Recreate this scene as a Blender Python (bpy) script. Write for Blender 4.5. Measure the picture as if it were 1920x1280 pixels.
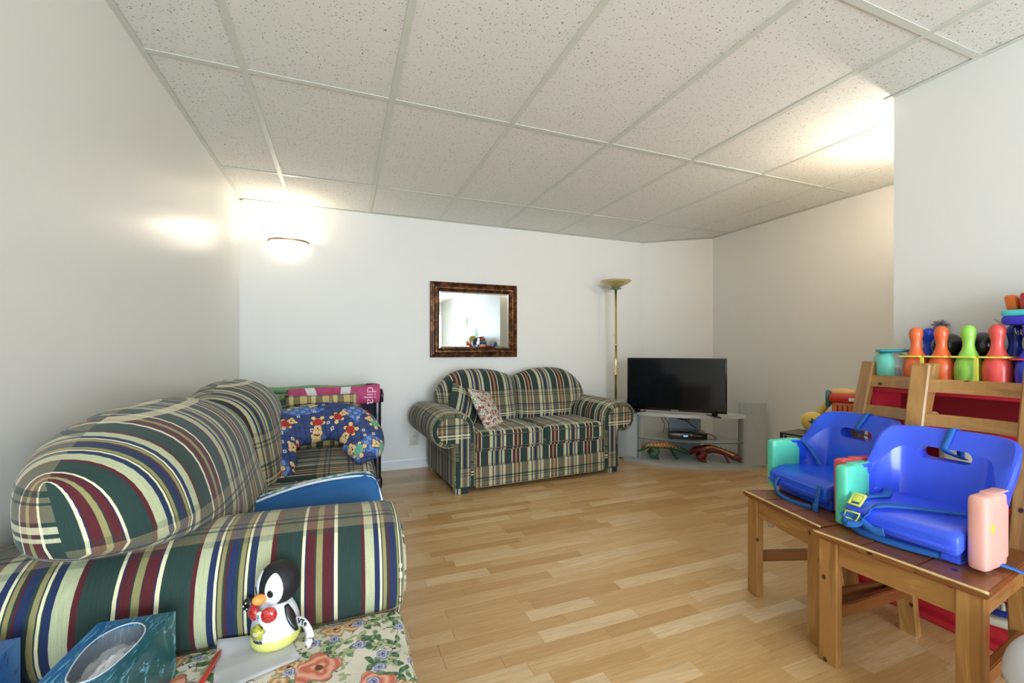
import bpy, bmesh, math, random
from mathutils import Vector, Matrix, noise
PI = math.pi
R = math.radians
for o in list(bpy.data.objects): bpy.data.objects.remove(o)
scene = bpy.context.scene
C = scene.collection
rnd = random.Random(7)

# ------------------------------------------------------------------ camera, world, light, exposure
cam_d = bpy.data.cameras.new('camera'); cam = bpy.data.objects.new('camera', cam_d); C.objects.link(cam)
cam.location = (0, 0, 1.06); cam.rotation_euler = (R(90), 0, R(-21.45))
cam_d.sensor_width = 36; cam_d.lens = 36 * 817 / 1920; cam_d.shift_y = 15 / 1920; cam_d.clip_start = 0.02
scene.camera = cam
world = bpy.data.worlds.new('world'); scene.world = world; world.use_nodes = True
wn = world.node_tree.nodes; wl = world.node_tree.links
wn['Background'].inputs[0].default_value = (0.62, 0.78, 1.0, 1); wn['Background'].inputs[1].default_value = 1.2
scene.view_settings.view_transform = 'Standard'; scene.view_settings.look = 'None'
scene.view_settings.gamma = 1; scene.view_settings.use_curve_mapping = False
scene.view_settings.exposure = 0.10

def area(name, loc, rot, sx, sy, power, col):
    d = bpy.data.lights.new(name, 'AREA'); d.shape = 'RECTANGLE'; d.size = sx; d.size_y = sy
    d.energy = power; d.color = col
    o = bpy.data.objects.new(name, d); C.objects.link(o); o.location = loc; o.rotation_euler = rot
    return o
# daylight coming through the glazed patio door and the window of the rear wall
area('daylight_patio_door', (0.86, -3.16, 1.05), (R(100), 0, 0), 1.45, 1.95, 175, (0.75, 0.885, 1.0))
area('daylight_window', (-0.42, -3.16, 1.45), (R(100), 0, 0), 0.5, 1.0, 42, (0.75, 0.885, 1.0))

def point(name, loc, power, col, r):
    d = bpy.data.lights.new(name, 'POINT'); d.energy = power; d.color = col; d.shadow_soft_size = r
    o = bpy.data.objects.new(name, d); C.objects.link(o); o.location = loc
    return o

# ------------------------------------------------------------------ node helper
def srgb(h):
    if isinstance(h, str):
        v = [int(h[i:i+2], 16) / 255 for i in (0, 2, 4)]
    else: v = list(h)
    return tuple(c / 12.92 if c <= 0.04045 else ((c + 0.055) / 1.055) ** 2.4 for c in v) + (1,)

class NT:
    def __init__(s, name, rough=0.5, metal=0.0, spec=0.5, coat=0.0):
        s.m = bpy.data.materials.new(name); s.m.use_nodes = True
        s.t = s.m.node_tree; s.n = s.t.nodes; s.b = s.n['Principled BSDF']
        s.b.inputs['Roughness'].default_value = rough; s.b.inputs['Metallic'].default_value = metal
        s.b.inputs['Specular IOR Level'].default_value = spec; s.b.inputs['Coat Weight'].default_value = coat
    def put(s, sock, v):
        if isinstance(v, bpy.types.NodeSocket): s.t.links.new(v, sock)
        elif v is not None: sock.default_value = v
    def math(s, op, a, b=None, c=None, clamp=False):
        n = s.n.new('ShaderNodeMath'); n.operation = op; n.use_clamp = clamp
        s.put(n.inputs[0], a); s.put(n.inputs[1], b); s.put(n.inputs[2], c)
        return n.outputs[0]
    def vec(s, op, a, b=None, scale=None):
        n = s.n.new('ShaderNodeVectorMath'); n.operation = op
        s.put(n.inputs[0], a); s.put(n.inputs[1], b)
        if scale is not None: s.put(n.inputs['Scale'], scale)
        return n.outputs['Value'] if op in ('LENGTH', 'DOT_PRODUCT') else n.outputs['Vector']
    def mix(s, f, a, b, mode='MIX'):
        n = s.n.new('ShaderNodeMix'); n.data_type = 'RGBA'; n.blend_type = mode
        s.put(n.inputs['Factor'], f); s.put(n.inputs['A'], a); s.put(n.inputs['B'], b)
        return n.outputs['Result']
    def sep(s, v):
        n = s.n.new('ShaderNodeSeparateXYZ'); s.put(n.inputs[0], v); return n.outputs
    def comb(s, x=0.0, y=0.0, z=0.0):
        n = s.n.new('ShaderNodeCombineXYZ'); s.put(n.inputs[0], x); s.put(n.inputs[1], y); s.put(n.inputs[2], z); return n.outputs[0]
    def uv(s): return s.n.new('ShaderNodeTexCoord').outputs['UV']
    def objco(s): return s.n.new('ShaderNodeTexCoord').outputs['Object']
    def pos(s): return s.n.new('ShaderNodeNewGeometry').outputs['Position']
    def noise(s, v, scale, detail=2.0, rough=0.5, dist=0.0):
        n = s.n.new('ShaderNodeTexNoise'); s.put(n.inputs['Vector'], v); s.put(n.inputs['Scale'], scale)
        s.put(n.inputs['Detail'], detail); s.put(n.inputs['Roughness'], rough); s.put(n.inputs['Distortion'], dist)
        return n.outputs['Fac']
    def voro(s, v, scale, rand=1.0, feature='F1', dims='2D'):
        n = s.n.new('ShaderNodeTexVoronoi'); n.voronoi_dimensions = dims; n.feature = feature
        s.put(n.inputs['Vector'], v); s.put(n.inputs['Scale'], scale); s.put(n.inputs['Randomness'], rand)
        return n.outputs
    def ramp(s, f, stops, interp='LINEAR'):
        n = s.n.new('ShaderNodeValToRGB'); n.color_ramp.interpolation = interp
        e = n.color_ramp.elements
        while len(e) > 1: e.remove(e[-1])
        e[0].position = stops[0][0]; e[0].color = stops[0][1]
        for p, c in stops[1:]:
            q = e.new(p); q.color = c
        s.put(n.inputs[0], f)
        return n.outputs
    def step(s, v, edge, w=0.01):     # 1 where v < edge
        return s.math('MULTIPLY_ADD', s.math('SUBTRACT', edge, v), 1.0 / w, 0.5, clamp=True)
    def color(s, v): s.put(s.b.inputs['Base Color'], v); return s
    def bump(s, h, strength=0.3, dist=0.002):
        n = s.n.new('ShaderNodeBump'); s.put(n.inputs['Height'], h); n.inputs['Strength'].default_value = strength
        n.inputs['Distance'].default_value = dist; s.put(s.b.inputs['Normal'], n.outputs[0]); return s

MATS = {}
def plain(name, col, rough=0.5, metal=0.0, bumpy=0.0, spec=0.5, coat=0.0, vary=0.04):
    if name in MATS: return MATS[name]
    n = NT(name, rough, metal, spec, coat)
    c = srgb(col)
    co = n.objco()
    v = n.noise(co, 18.0, 3.0)
    n.color(n.mix(v, tuple(x * (1 - vary) for x in c[:3]) + (1,), tuple(min(1, x * (1 + vary)) for x in c[:3]) + (1,)))
    if bumpy: n.bump(n.noise(co, 160.0, 3.0), bumpy, 0.001)
    MATS[name] = n.m
    return n.m

# plaid upholstery: warp stripes in u (metres), weft bands in v (metres)
def plaid(name, warp, weft, pu, pv, du=0.0, dv=0.0):
    n = NT(name, 0.82, spec=0.2)
    n.b.inputs['Sheen Weight'].default_value = 0.15
    u, v, _ = n.sep(n.uv())
    tot = sum(w for w, c in warp); acc = 0; stops = []
    for w, c in warp:
        stops.append((acc / tot, srgb(c))); acc += w
    fu = n.math('FRACT', n.math('ADD', n.math('DIVIDE', u, pu), du + 100))
    base = n.ramp(fu, stops, 'CONSTANT')[0]
    tot = sum(w for w, c, a in weft); acc = 0; stops = []
    for w, c, a in weft:
        stops.append((acc / tot, srgb(c)[:3] + (a,))); acc += w
    fv = n.math('FRACT', n.math('ADD', n.math('DIVIDE', v, pv), dv + 100))
    wf = n.ramp(fv, stops, 'CONSTANT')
    col = n.mix(wf[1], base, wf[0])
    st = n.noise(n.comb(n.math('MULTIPLY', u, 520.0), n.math('MULTIPLY', v, 22.0)), 1.0, 3.0, 0.65)
    st2 = n.noise(n.comb(n.math('MULTIPLY', u, 60.0), n.math('MULTIPLY', v, 900.0)), 1.0, 1.0)
    k = n.math('ADD', n.math('MULTIPLY', st, 0.75), n.math('ADD', n.math('MULTIPLY', st2, 0.2), 0.5))
    n.color(n.mix(1.0, col, n.comb(k, k, k), 'MULTIPLY'))
    n.bump(st, 0.25, 0.001)
    return n.m
GRN, BUR, CRM, SAGE, NAVY, OLV, TAN = '293e38', '571f26', 'e6dfb8', 'b9bd98', '232f56', '948c5e', 'b5a27c'
WARP = [(110, GRN), (17, CRM), (4, NAVY), (44, BUR), (4, GRN), (28, OLV), (4, GRN), (40, BUR), (4, NAVY), (16, CRM),
        (108, GRN), (24, BUR), (58, SAGE), (24, NAVY), (5, GRN), (13, CRM), (5, GRN), (20, OLV), (10, GRN), (34, NAVY), (7, BUR),
        (8, GRN), (18, OLV), (5, GRN), (12, CRM), (24, NAVY), (44, SAGE), (18, BUR)]
WEFT = [(210, GRN, 0.05), (10, CRM, 0.6), (10, GRN, 0.3), (14, CRM, 0.6), (10, GRN, 0.3),
        (34, TAN, 0.26), (7, GRN, 0.7), (10, TAN, 0.26), (14, GRN, 0.7), (80, TAN, 0.26), (9, GRN, 0.6), (12, TAN, 0.26), (7, GRN, 0.7), (30, TAN, 0.26),
        (18, GRN, 0.35)]
M_PLAID = plaid('plaid_upholstery', WARP, WEFT, 0.33, 0.46, 0.0, 0.26)
M_PLAID2 = plaid('plaid_arm_front', WARP, WEFT, 0.33, 0.46, 0.8, 0.55)
M_PLAID_TAN = plaid('plaid_tan', [(60, 'c9b277'), (8, '3a3527'), (20, '8b7a45'), (8, '3a3527'), (40, 'd8c48c'), (30, '3d4630'), (10, '6b3a28'), (20, '3d4630')],
                    [(100, '3d4630', 0.25), (14, '2c2a22', 0.6), (60, 'd8c48c', 0.25), (10, '2c2a22', 0.6)], 0.12, 0.16)
M_STRIPE_RUST = plaid('rust_stripes', [(50, '7a4524'), (8, 'd9a85c'), (30, '6b3c20'), (14, '2f3524')], [(1, '7a4524', 0.0), (1, '7a4524', 0.0)], 0.07, 0.5)

def floral(name, base, scale, dark=True, reds=('c9705c', 'd88a70', 'e8b196'), thr=0.42):
    n = NT(name, 0.9, spec=0.15)
    uvv = n.uv()
    wob = n.n.new('ShaderNodeTexNoise'); n.put(wob.inputs['Vector'], uvv); wob.inputs['Scale'].default_value = scale * 1.8; wob.inputs['Detail'].default_value = 2
    p = n.vec('ADD', uvv, n.vec('SCALE', n.vec('SUBTRACT', wob.outputs['Color'], (0.5, 0.5, 0.5)), scale=0.35 / scale))
    p = n.vec('MULTIPLY', p, (1, 1, 0))
    col = srgb(base)
    bg = n.noise(uvv, scale * 1.2, 3.0)
    col = n.mix(n.math('MULTIPLY', bg, 0.8, clamp=True), srgb(base), srgb('a9a98a'))
    col = n.mix(n.step(n.noise(uvv, scale * 1.0, 2.0), 0.52, 0.15), col, srgb(base))
    def cell(sc, off):
        q = n.vec('ADD', p, off)
        v = n.voro(q, sc, 0.85)
        d = n.vec('SUBTRACT', q, v['Position']); x, y, _ = n.sep(d)
        return n.math('MULTIPLY', n.vec('LENGTH', n.comb(x, y)), sc), n.math('ARCTAN2', y, x), n.sep(v['Color']), x, y
    # leaves, three sizes
    for sc, off, cols in ((scale * 2.6, (3.1, 0.7, 0), ('5f7a55', '8da37b')), (scale * 2.1, (7.7, 5.2, 0), ('3f5f48', '6f8a66')), (scale * 3.4, (1.7, 9.2, 0), ('9fae88', 'b8b88e'))):
        d, a, c, x, y = cell(sc, off)
        r = n.math('MULTIPLY_ADD', n.math('COSINE', n.math('MULTIPLY_ADD', a, 3.0, n.math('MULTIPLY', c[0], 6.3))), 0.2, 0.27)
        m = n.math('MULTIPLY', n.step(d, r, 0.04), n.step(c[1], 0.62, 0.01))
        lc = n.mix(n.step(n.noise(uvv, scale * 14, 2.0), 0.5, 0.2), srgb(cols[0]), srgb(cols[1]))
        col = n.mix(m, col, lc)
    # twigs
    tw = n.math('ABSOLUTE', n.math('SUBTRACT', n.noise(uvv, scale * 1.5, 3.0), 0.5))
    tm = n.math('MULTIPLY', n.step(tw, 0.006, 0.006), n.step(n.noise(uvv, scale * 2.3, 1.0), 0.5, 0.05))
    col = n.mix(tm, col, srgb('3d3a33'))
    # roses
    for sc, off, cols, th in ((scale * 1.0, (0.3, 0.2, 0), reds, thr), (scale * 1.55, (4.4, 2.1, 0), ('b98a5e', 'd7b083', 'e6cda6'), 0.35), (scale * 3.1, (8.8, 3.3, 0), ('6f7ba6', '9aa3c4', 'c2c6da'), 0.22)):
        d, a, c, x, y = cell(sc, off)
        rr = n.math('MULTIPLY_ADD', n.math('COSINE', n.math('MULTIPLY_ADD', a, 5.0, n.math('MULTIPLY', c[0], 6.3))), 0.06, 0.34)
        m = n.math('MULTIPLY', n.step(d, rr, 0.025), n.step(c[1], th, 0.01))
        ring = n.math('SINE', n.math('ADD', n.math('MULTIPLY', d, 34.0), n.math('MULTIPLY', n.math('COSINE', n.math('MULTIPLY', a, 3.0)), 1.6)))
        fl = n.ramp(n.math('MULTIPLY_ADD', ring, 0.5, 0.5), [(0.0, srgb(cols[0])), (0.45, srgb(cols[1])), (1.0, srgb(cols[2]))])[0]
        fl = n.mix(n.step(d, 0.07, 0.03), fl, srgb('6b4a3a'))
        fl = n.mix(n.step(n.math('SUBTRACT', rr, d), 0.02, 0.02), fl, srgb('8a5a4a'))
        col = n.mix(m, col, fl)
    n.color(col)
    n.bump(n.noise(uvv, 900.0, 1.0), 0.2, 0.0005)
    return n.m
M_FLORAL = floral('rose_print_cloth', 'e3dccb', 8.5)
M_FLORAL2 = floral('small_flower_print', 'ece5dc', 26.0, reds=('8c3f52', 'a85a66', '7d3048'), thr=0.75)

def bear_print():
    n = NT('bear_print_cotton', 0.85, spec=0.2)
    p = n.vec('MULTIPLY', n.uv(), (1, 1, 0))
    x, y, _ = n.sep(p)
    chk = n.n.new('ShaderNodeTexChecker'); n.put(chk.inputs['Vector'], p); chk.inputs['Scale'].default_value = 42
    chk.inputs['Color1'].default_value = srgb('4a68a0'); chk.inputs['Color2'].default_value = srgb('6f8fc4')
    area_ = n.step(n.noise(p, 9.0, 0.0), 0.44, 0.02)
    nav = n.mix(n.noise(p, 60.0, 2.0), srgb('26325a'), srgb('4a5a86'))
    col = n.mix(area_, nav, chk.outputs[0])
    gx = n.math('ABSOLUTE', n.math('SUBTRACT', n.math('FRACT', n.math('MULTIPLY', x, 21.0)), 0.5))
    gy = n.math('ABSOLUTE', n.math('SUBTRACT', n.math('FRACT', n.math('MULTIPLY', y, 21.0)), 0.5))
    col = n.mix(n.math('MULTIPLY', n.step(n.math('MINIMUM', gx, gy), 0.03, 0.02), 0.7), col, srgb('16204a'))
    # little letter blocks
    v = n.voro(n.vec('ADD', p, (3.3, 1.2, 0)), 22.0, 0.9)
    dx, dy, _ = n.sep(n.vec('SUBTRACT', n.vec('ADD', p, (3.3, 1.2, 0)), v['Position']))
    m = n.math('MAXIMUM', n.math('ABSOLUTE', dx), n.math('ABSOLUTE', dy))
    cc = n.sep(v['Color'])
    keep = n.step(cc[0], 0.3, 0.01)
    col = n.mix(n.math('MULTIPLY', n.step(m, 0.007, 0.001), keep), col, srgb('d8d6cc'))
    col = n.mix(n.math('MULTIPLY', n.step(m, 0.0035, 0.001), keep), col, srgb('7a3a4a'))
    # teddy bears lying at random angles
    k = 8.2
    v = n.voro(p, k, 0.45)
    rx, ry, _ = n.sep(n.vec('SCALE', n.vec('SUBTRACT', p, v['Position']), scale=k))
    cc = n.sep(v['Color'])
    a = n.math('MULTIPLY', cc[0], 6.28)
    ca, sa = n.math('COSINE', a), n.math('SINE', a)
    bx = n.math('SUBTRACT', n.math('MULTIPLY', rx, ca), n.math('MULTIPLY', ry, sa))
    by = n.math('ADD', n.math('MULTIPLY', rx, sa), n.math('MULTIPLY', ry, ca))
    def circ(cx, cy, r, sx=1.0, sy=1.0):
        ddx = n.math('MULTIPLY', n.math('SUBTRACT', bx, cx), 1 / sx); ddy = n.math('MULTIPLY', n.math('SUBTRACT', by, cy), 1 / sy)
        return n.math('SUBTRACT', n.vec('LENGTH', n.comb(ddx, ddy)), r)
    body = None
    for c in ((0, 0.22, 0.15), (-0.13, 0.33, 0.06), (0.13, 0.33, 0.06), (0, -0.06, 0.17), (-0.17, -0.24, 0.085), (0.17, -0.24, 0.085), (-0.22, 0.0, 0.07), (0.22, 0.0, 0.07)):
        d = circ(*c); body = d if body is None else n.math('MINIMUM', body, d)
    col = n.mix(n.step(body, 0.022, 0.008), col, srgb('4a3326'))
    fur = n.mix(n.noise(p, 120.0, 2.0), srgb('c99a62'), srgb('ecd3a0'))
    col = n.mix(n.step(body, 0.0, 0.01), col, fur)
    shirt = n.math('MINIMUM', circ(0, -0.06, 0.155), circ(0, -0.02, 0.17, 1.25, 0.55))
    sc = n.mix(n.step(cc[1], 0.55, 0.01), srgb('5fa889'), srgb('a8322f'))
    col = n.mix(n.step(shirt, 0.0, 0.01), col, sc)
    for c in ((-0.055, 0.25, 0.02), (0.055, 0.25, 0.02), (0, 0.19, 0.03)):
        col = n.mix(n.step(circ(*c), 0.0, 0.01), col, srgb('2a1c18'))
    n.color(col); n.bump(n.noise(p, 30.0, 3.0), 0.3, 0.006)
    return n.m
M_BEAR = bear_print()

def wood(name, c1, c2, c3, rough=0.35, k=1.0, coat=0.25):
    n = NT(name, rough, coat=coat); n.b.inputs['Coat Roughness'].default_value = 0.25
    info = n.n.new('ShaderNodeObjectInfo').outputs['Random']
    u, v, _ = n.sep(n.uv())
    off = n.math('MULTIPLY', info, 37.0)
    q = n.comb(n.math('ADD', n.math('MULTIPLY', u, 2.2 * k), off), n.math('MULTIPLY', v, 16.0 * k), off)
    a = n.noise(q, 1.0, 4.0, 0.6, 0.8)
    rings = n.math('SINE', n.math('MULTIPLY', a, 38.0))
    col = n.ramp(a, [(0.25, srgb(c1)), (0.5, srgb(c2)), (0.75, srgb(c3))])[0]
    col = n.mix(n.math('MULTIPLY_ADD', rings, 0.16, 0.16), col, srgb(c1))
    kn = n.voro(n.comb(n.math('ADD', u, off), n.math('MULTIPLY', v, 1.3)), 5.5, 1.0)
    col = n.mix(n.step(kn['Distance'], 0.045, 0.03), col, srgb('3a2415'))
    pale = n.step(n.noise(n.pos(), 14.0, 5.0, 0.7), 0.30, 0.05)
    col = n.mix(n.math('MULTIPLY', pale, 0.5), col, srgb('d9bd85'))
    n.color(col); n.bump(rings, 0.08, 0.0005)
    return n.m
M_PINE = wood('worn_pine', '8a5a2a', 'b08148', 'c99b5c')
M_PINE_SEAT = wood('worn_pine_seat', '6e3f1e', '8a5429', '9c6534', 0.33, 1.0, 0.15)
M_PINE_EDGE = plain('bare_worn_wood', 'd9bf86', 0.7)

def floor_mat():
    n = NT('laminate_strip', 0.28, coat=0.15); n.b.inputs['Coat Roughness'].default_value = 0.2
    info = n.n.new('ShaderNodeObjectInfo').outputs['Random']
    isl = n.n.new('ShaderNodeNewGeometry').outputs['Random Per Island']
    rr = n.math('FRACT', n.math('ADD', n.math('MULTIPLY', info, 7.13), n.math('MULTIPLY', isl, 3.7)))
    x, y, z = n.sep(n.pos())
    off = n.math('MULTIPLY', rr, 91.0)
    a = n.noise(n.comb(n.math('MULTIPLY', x, 1.6), n.math('MULTIPLY', y, 26.0), off), 1.0, 4.0, 0.6, 1.0)
    f = n.noise(n.comb(n.math('MULTIPLY', x, 9.0), n.math('MULTIPLY', y, 210.0), off), 1.0, 2.0)
    col = n.ramp(rr, [(0.0, srgb('c69c64')), (0.35, srgb('d4ae76')), (0.7, srgb('dcba86')), (1.0, srgb('e8cea2'))])[0]
    cath = n.math('SINE', n.math('MULTIPLY', a, 30.0))
    col = n.mix(n.math('MULTIPLY_ADD', cath, 0.13, 0.13), col, srgb('b07f48'))
    col = n.mix(n.math('MULTIPLY', n.step(f, 0.42, 0.12), 0.22), col, srgb('a87844'))
    n.color(col); n.bump(f, 0.05, 0.0004)
    return n.m
M_FLOOR = floor_mat()

def wall_mat(name, rough, col='e9e7e0', coat=0.0):
    n = NT(name, rough, coat=coat); n.b.inputs['Coat Roughness'].default_value = 0.12
    p = n.pos()
    n.color(n.mix(n.noise(p, 1.5, 3.0), srgb(col), srgb('edebe6')))
    n.bump(n.noise(p, 220.0, 3.0), 0.06, 0.001)
    return n.m
M_WALL = wall_mat('white_wall_paint', 0.5)
M_WALL_GLOSS = wall_mat('satin_wall_paint', 0.28)
M_TRIM = plain('white_trim_paint', 'e6e8ea', 0.35)
M_GRID = plain('grid_enamel', 'dfe2d8', 0.45)

def ceiling_mat():
    n = NT('fissured_ceiling_tile', 0.95, spec=0.1)
    p = n.pos(); info = n.n.new('ShaderNodeObjectInfo').outputs['Random']
    q = n.vec('ADD', p, n.comb(n.math('MULTIPLY', info, 13.0), n.math('MULTIPLY', info, 7.0)))
    warp = n.vec('ADD', q, n.vec('SCALE', n.comb(n.noise(q, 30.0, 1.0), n.noise(n.vec('ADD', q, (5, 5, 0)), 30.0, 1.0)), scale=0.03))
    masks = None
    for sx, sy, off in ((1.0, 2.6, 0.0), (2.4, 1.0, 3.3)):
        w = n.vec('MULTIPLY', n.vec('ADD', warp, (off, off, 0)), (sx, sy, 0.0))
        v = n.voro(w, 42.0, 1.0); c = n.sep(v['Color'])
        m = n.math('MULTIPLY', n.step(v['Distance'], n.math('MULTIPLY', c[1], 0.17), 0.04), n.step(c[0], 0.42, 0.01))
        masks = m if masks is None else n.math('MAXIMUM', masks, m)
    pin = n.step(n.voro(q, 160.0, 1.0)['Distance'], 0.16, 0.1)
    base = n.mix(n.noise(q, 90.0, 3.0), srgb('efeee8'), srgb('f8f7f3'))
    base = n.mix(n.math('MULTIPLY', pin, 0.15), base, srgb('a9a598'))
    col = n.mix(n.math('MULTIPLY', masks, 0.85), base, srgb('7d766a'))
    n.color(col)
    n.bump(n.math('SUBTRACT', n.noise(q, 140.0, 3.0), masks), 0.35, 0.002)
    return n.m
M_TILE = ceiling_mat()

# ------------------------------------------------------------------ object helpers
def tag(o, label=None, cat=None, group=None, kind=None):
    if label: o['label'] = label
    if cat: o['category'] = cat
    if group: o['group'] = group
    if kind: o['kind'] = kind
    return o
def empty(name, loc, rz=0.0, label=None, cat=None, group=None):
    o = bpy.data.objects.new(name, None); C.objects.link(o); o.location = loc; o.rotation_euler = (0, 0, rz)
    o.empty_display_size = 0.05
    return tag(o, label, cat, group)
def obj(name, bm, mat, parent=None, smooth=True, loc=None, rot=None, sub=0, autosm=None):
    me = bpy.data.meshes.new(name); bm.normal_update(); bm.to_mesh(me); bm.free()
    if mat is not None: me.materials.append(mat)
    if smooth:
        for p in me.polygons: p.use_smooth = True
    o = bpy.data.objects.new(name, me); C.objects.link(o)
    if smooth and autosm is not None: me.set_sharp_from_angle(angle=R(autosm))
    if sub:
        m = o.modifiers.new('sub', 'SUBSURF'); m.levels = sub; m.render_levels = sub
    if parent: o.parent = parent
    if loc is not None: o.location = loc
    if rot is not None: o.rotation_euler = rot
    return o
def BM():
    b = bmesh.new(); b.loops.layers.uv.new('UVMap'); b.faces.layers.int.new('built'); return b
def fresh(bm):
    k = bm.faces.layers.int['built']; return [f for f in bm.faces if not f[k]]
def seal(bm):
    k = bm.faces.layers.int['built']
    for f in bm.faces: f[k] = 1
def longuv(bm, faces=None, size=None):
    uv = bm.loops.layers.uv.active
    faces = faces or bm.faces
    vs = {v for f in faces for v in f.verts}
    if not vs: return
    lo = [min(v.co[i] for v in vs) for i in range(3)]; hi = [max(v.co[i] for v in vs) for i in range(3)]
    L = max(range(3), key=lambda i: hi[i] - lo[i]); o1, o2 = [i for i in range(3) if i != L]
    for f in faces:
        for l in f.loops:
            c = l.vert.co; l[uv].uv = (c[L], c[o1] + 0.71 * c[o2])
def box(bm, c, s, bev=0.0, seg=2, rot=None, taper=None):
    r = bmesh.ops.create_cube(bm, size=1.0)
    vs = r['verts']
    for v in vs:
        v.co = Vector((v.co.x * s[0], v.co.y * s[1], v.co.z * s[2]))
        if taper:
            k = taper if v.co.z > 0 else 1.0
            v.co.x *= k; v.co.y *= k
    if bev:
        es = list({e for v in vs for e in v.link_edges})
        bmesh.ops.bevel(bm, geom=es, offset=bev, segments=seg, affect='EDGES', profile=0.5)
        vs = None
    fs = fresh(bm)
    vs = {v for f in fs for v in f.verts}
    longuv(bm, fs)
    M = Matrix.Translation(c) @ (rot.to_matrix().to_4x4() if rot else Matrix())
    for v in vs: v.co = M @ v.co
    seal(bm)
    return fs
from mathutils import Euler
def E3(x, y, z): return Euler((R(x), R(y), R(z)))
def beam(bm, a, b, w, d, bev=0.004, up=(0, 1, 0)):
    """rectangular bar from a to b; w along side axis, d along up-ish axis"""
    a, b = Vector(a), Vector(b); z = (b - a); L = z.length; z.normalize()
    y = Vector(up); y = (y - z * y.dot(z)).normalized(); x = y.cross(z)
    Mx = Matrix((x, y, z)).transposed().to_4x4()
    r = bmesh.ops.create_cube(bm, size=1.0); vs = r['verts']
    for v in vs: v.co = Vector((v.co.x * w, v.co.y * d, v.co.z * L))
    if bev: bmesh.ops.bevel(bm, geom=list({e for v in vs for e in v.link_edges}), offset=bev, segments=2, affect='EDGES')
    fs = fresh(bm); vs = {v for f in fs for v in f.verts}
    uv = bm.loops.layers.uv.active
    for f in fs:
        for l in f.loops: c = l.vert.co; l[uv].uv = (c.z, c.x + 0.71 * c.y)
    Mx = Matrix.Translation((a + b) / 2) @ Mx
    for v in vs: v.co = Mx @ v.co
    seal(bm)
def grid(bm, rows, closeu=False, closev=False, flip=False):
    """rows: list of lists of (co, u, v)"""
    uvl = bm.loops.layers.uv.active
    V = [[bm.verts.new(p[0]) for p in r] for r in rows]
    nr, nc = len(rows), len(rows[0])
    for i in range(nr - (0 if closev else 1)):
        for j in range(nc - (0 if closeu else 1)):
            i2, j2 = (i + 1) % nr, (j + 1) % nc
            idx = [(i, j), (i, j2), (i2, j2), (i2, j)]
            if flip: idx.reverse()
            try: f = bm.faces.new([V[a][b] for a, b in idx])
            except ValueError: continue
            for l, (a, b) in zip(f.loops, idx): l[uvl].uv = (rows[a][b][1], rows[a][b][2])
    seal(bm)
    return V
def lathe(bm, prof, seg=24, center=(0, 0, 0), ang=2 * PI, a0=0.0, axis='z', cap=False):
    rows = []
    full = abs(ang - 2 * PI) < 1e-6
    n = seg if full else seg + 1
    t = 0
    for k, (r, z) in enumerate(prof):
        if k: t += math.hypot(r - prof[k-1][0], z - prof[k-1][1])
        row = []
        for i in range(n):
            a = a0 + ang * i / seg
            p = (r * math.cos(a), r * math.sin(a), z)
            if axis == 'x': p = (z, p[0], p[1])
            if axis == 'y': p = (p[0], z, p[1])
            row.append((Vector(p) + Vector(center), i / seg * 0.5, t))
        rows.append(row)
    grid(bm, rows, closeu=full)
def fixn(bm):
    bmesh.ops.remove_doubles(bm, verts=bm.verts, dist=1e-5)
    bmesh.ops.recalc_face_normals(bm, faces=bm.faces)
def tube(bm, pts, r, seg=8, closed=False, caps=True, flat=1.0):
    pts = [Vector(p) for p in pts]; n = len(pts); rows = []
    up = Vector((0, 0, 1)); t = 0; prev = None
    for i, p in enumerate(pts):
        a = pts[(i - 1) % n] if (closed or i > 0) else p; b = pts[(i + 1) % n] if (closed or i < n - 1) else p
        d = (b - a).normalized()
        if prev is None:
            x = d.cross(up)
            if x.length < 0.1: x = d.cross(Vector((1, 0, 0)))
            x.normalize()
        else:
            x = (prev - d * prev.dot(d)).normalized()
        prev = x; y = d.cross(x)
        if i: t += (p - pts[i-1]).length
        rr = r[i] if isinstance(r, (list, tuple)) else r
        rows.append([(p + x * rr * math.cos(2 * PI * k / seg) + y * rr * flat * math.sin(2 * PI * k / seg), k / seg * 2 * PI * rr, t) for k in range(seg)])
    V = grid(bm, rows, closeu=True, closev=closed)
    if caps and not closed:
        for row in (V[0], V[-1]):
            try: bm.faces.new(row)
            except ValueError: pass
    seal(bm)
def spline(pts, n=8, closed=False):
    P = [Vector(p) for p in pts]; out = []; m = len(P)
    rng = m if closed else m - 1
    for i in range(rng):
        p0 = P[(i-1) % m] if (closed or i > 0) else P[i]; p1 = P[i]; p2 = P[(i+1) % m]
        p3 = P[(i+2) % m] if (closed or i + 2 < m) else p2
        for k in range(n):
            t = k / n
            out.append(0.5 * ((2*p1) + (-p0+p2)*t + (2*p0-5*p1+4*p2-p3)*t*t + (-p0+3*p1-3*p2+p3)*t**3))
    if not closed: out.append(P[-1])
    return out
def ribbon(bm, pts, width, wdir, th=0.0015, n=8):
    pts = spline(pts, n); W = [Vector(w) for w in wdir] if isinstance(wdir[0], (tuple, list, Vector)) else None
    rows = []; m = len(pts)
    for i, p in enumerate(pts):
        d = (pts[min(i+1, m-1)] - pts[max(i-1, 0)]).normalized()
        if W:
            f = i / (m - 1) * (len(W) - 1); k = min(int(f), len(W) - 2); w = W[k].lerp(W[k+1], f - k)
        else: w = Vector(wdir)
        w = (w - d * w.dot(d)).normalized() * width / 2
        q = d.cross(w).normalized() * th
        rows.append([(p - w - q, 0, i * .01), (p + w - q, width, i * .01), (p + w + q, width, i * .01), (p - w + q, 0, i * .01)])
    V = grid(bm, rows, closeu=True)
    for r_ in (V[0], V[-1]): bm.faces.new(r_)
    seal(bm)
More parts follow.
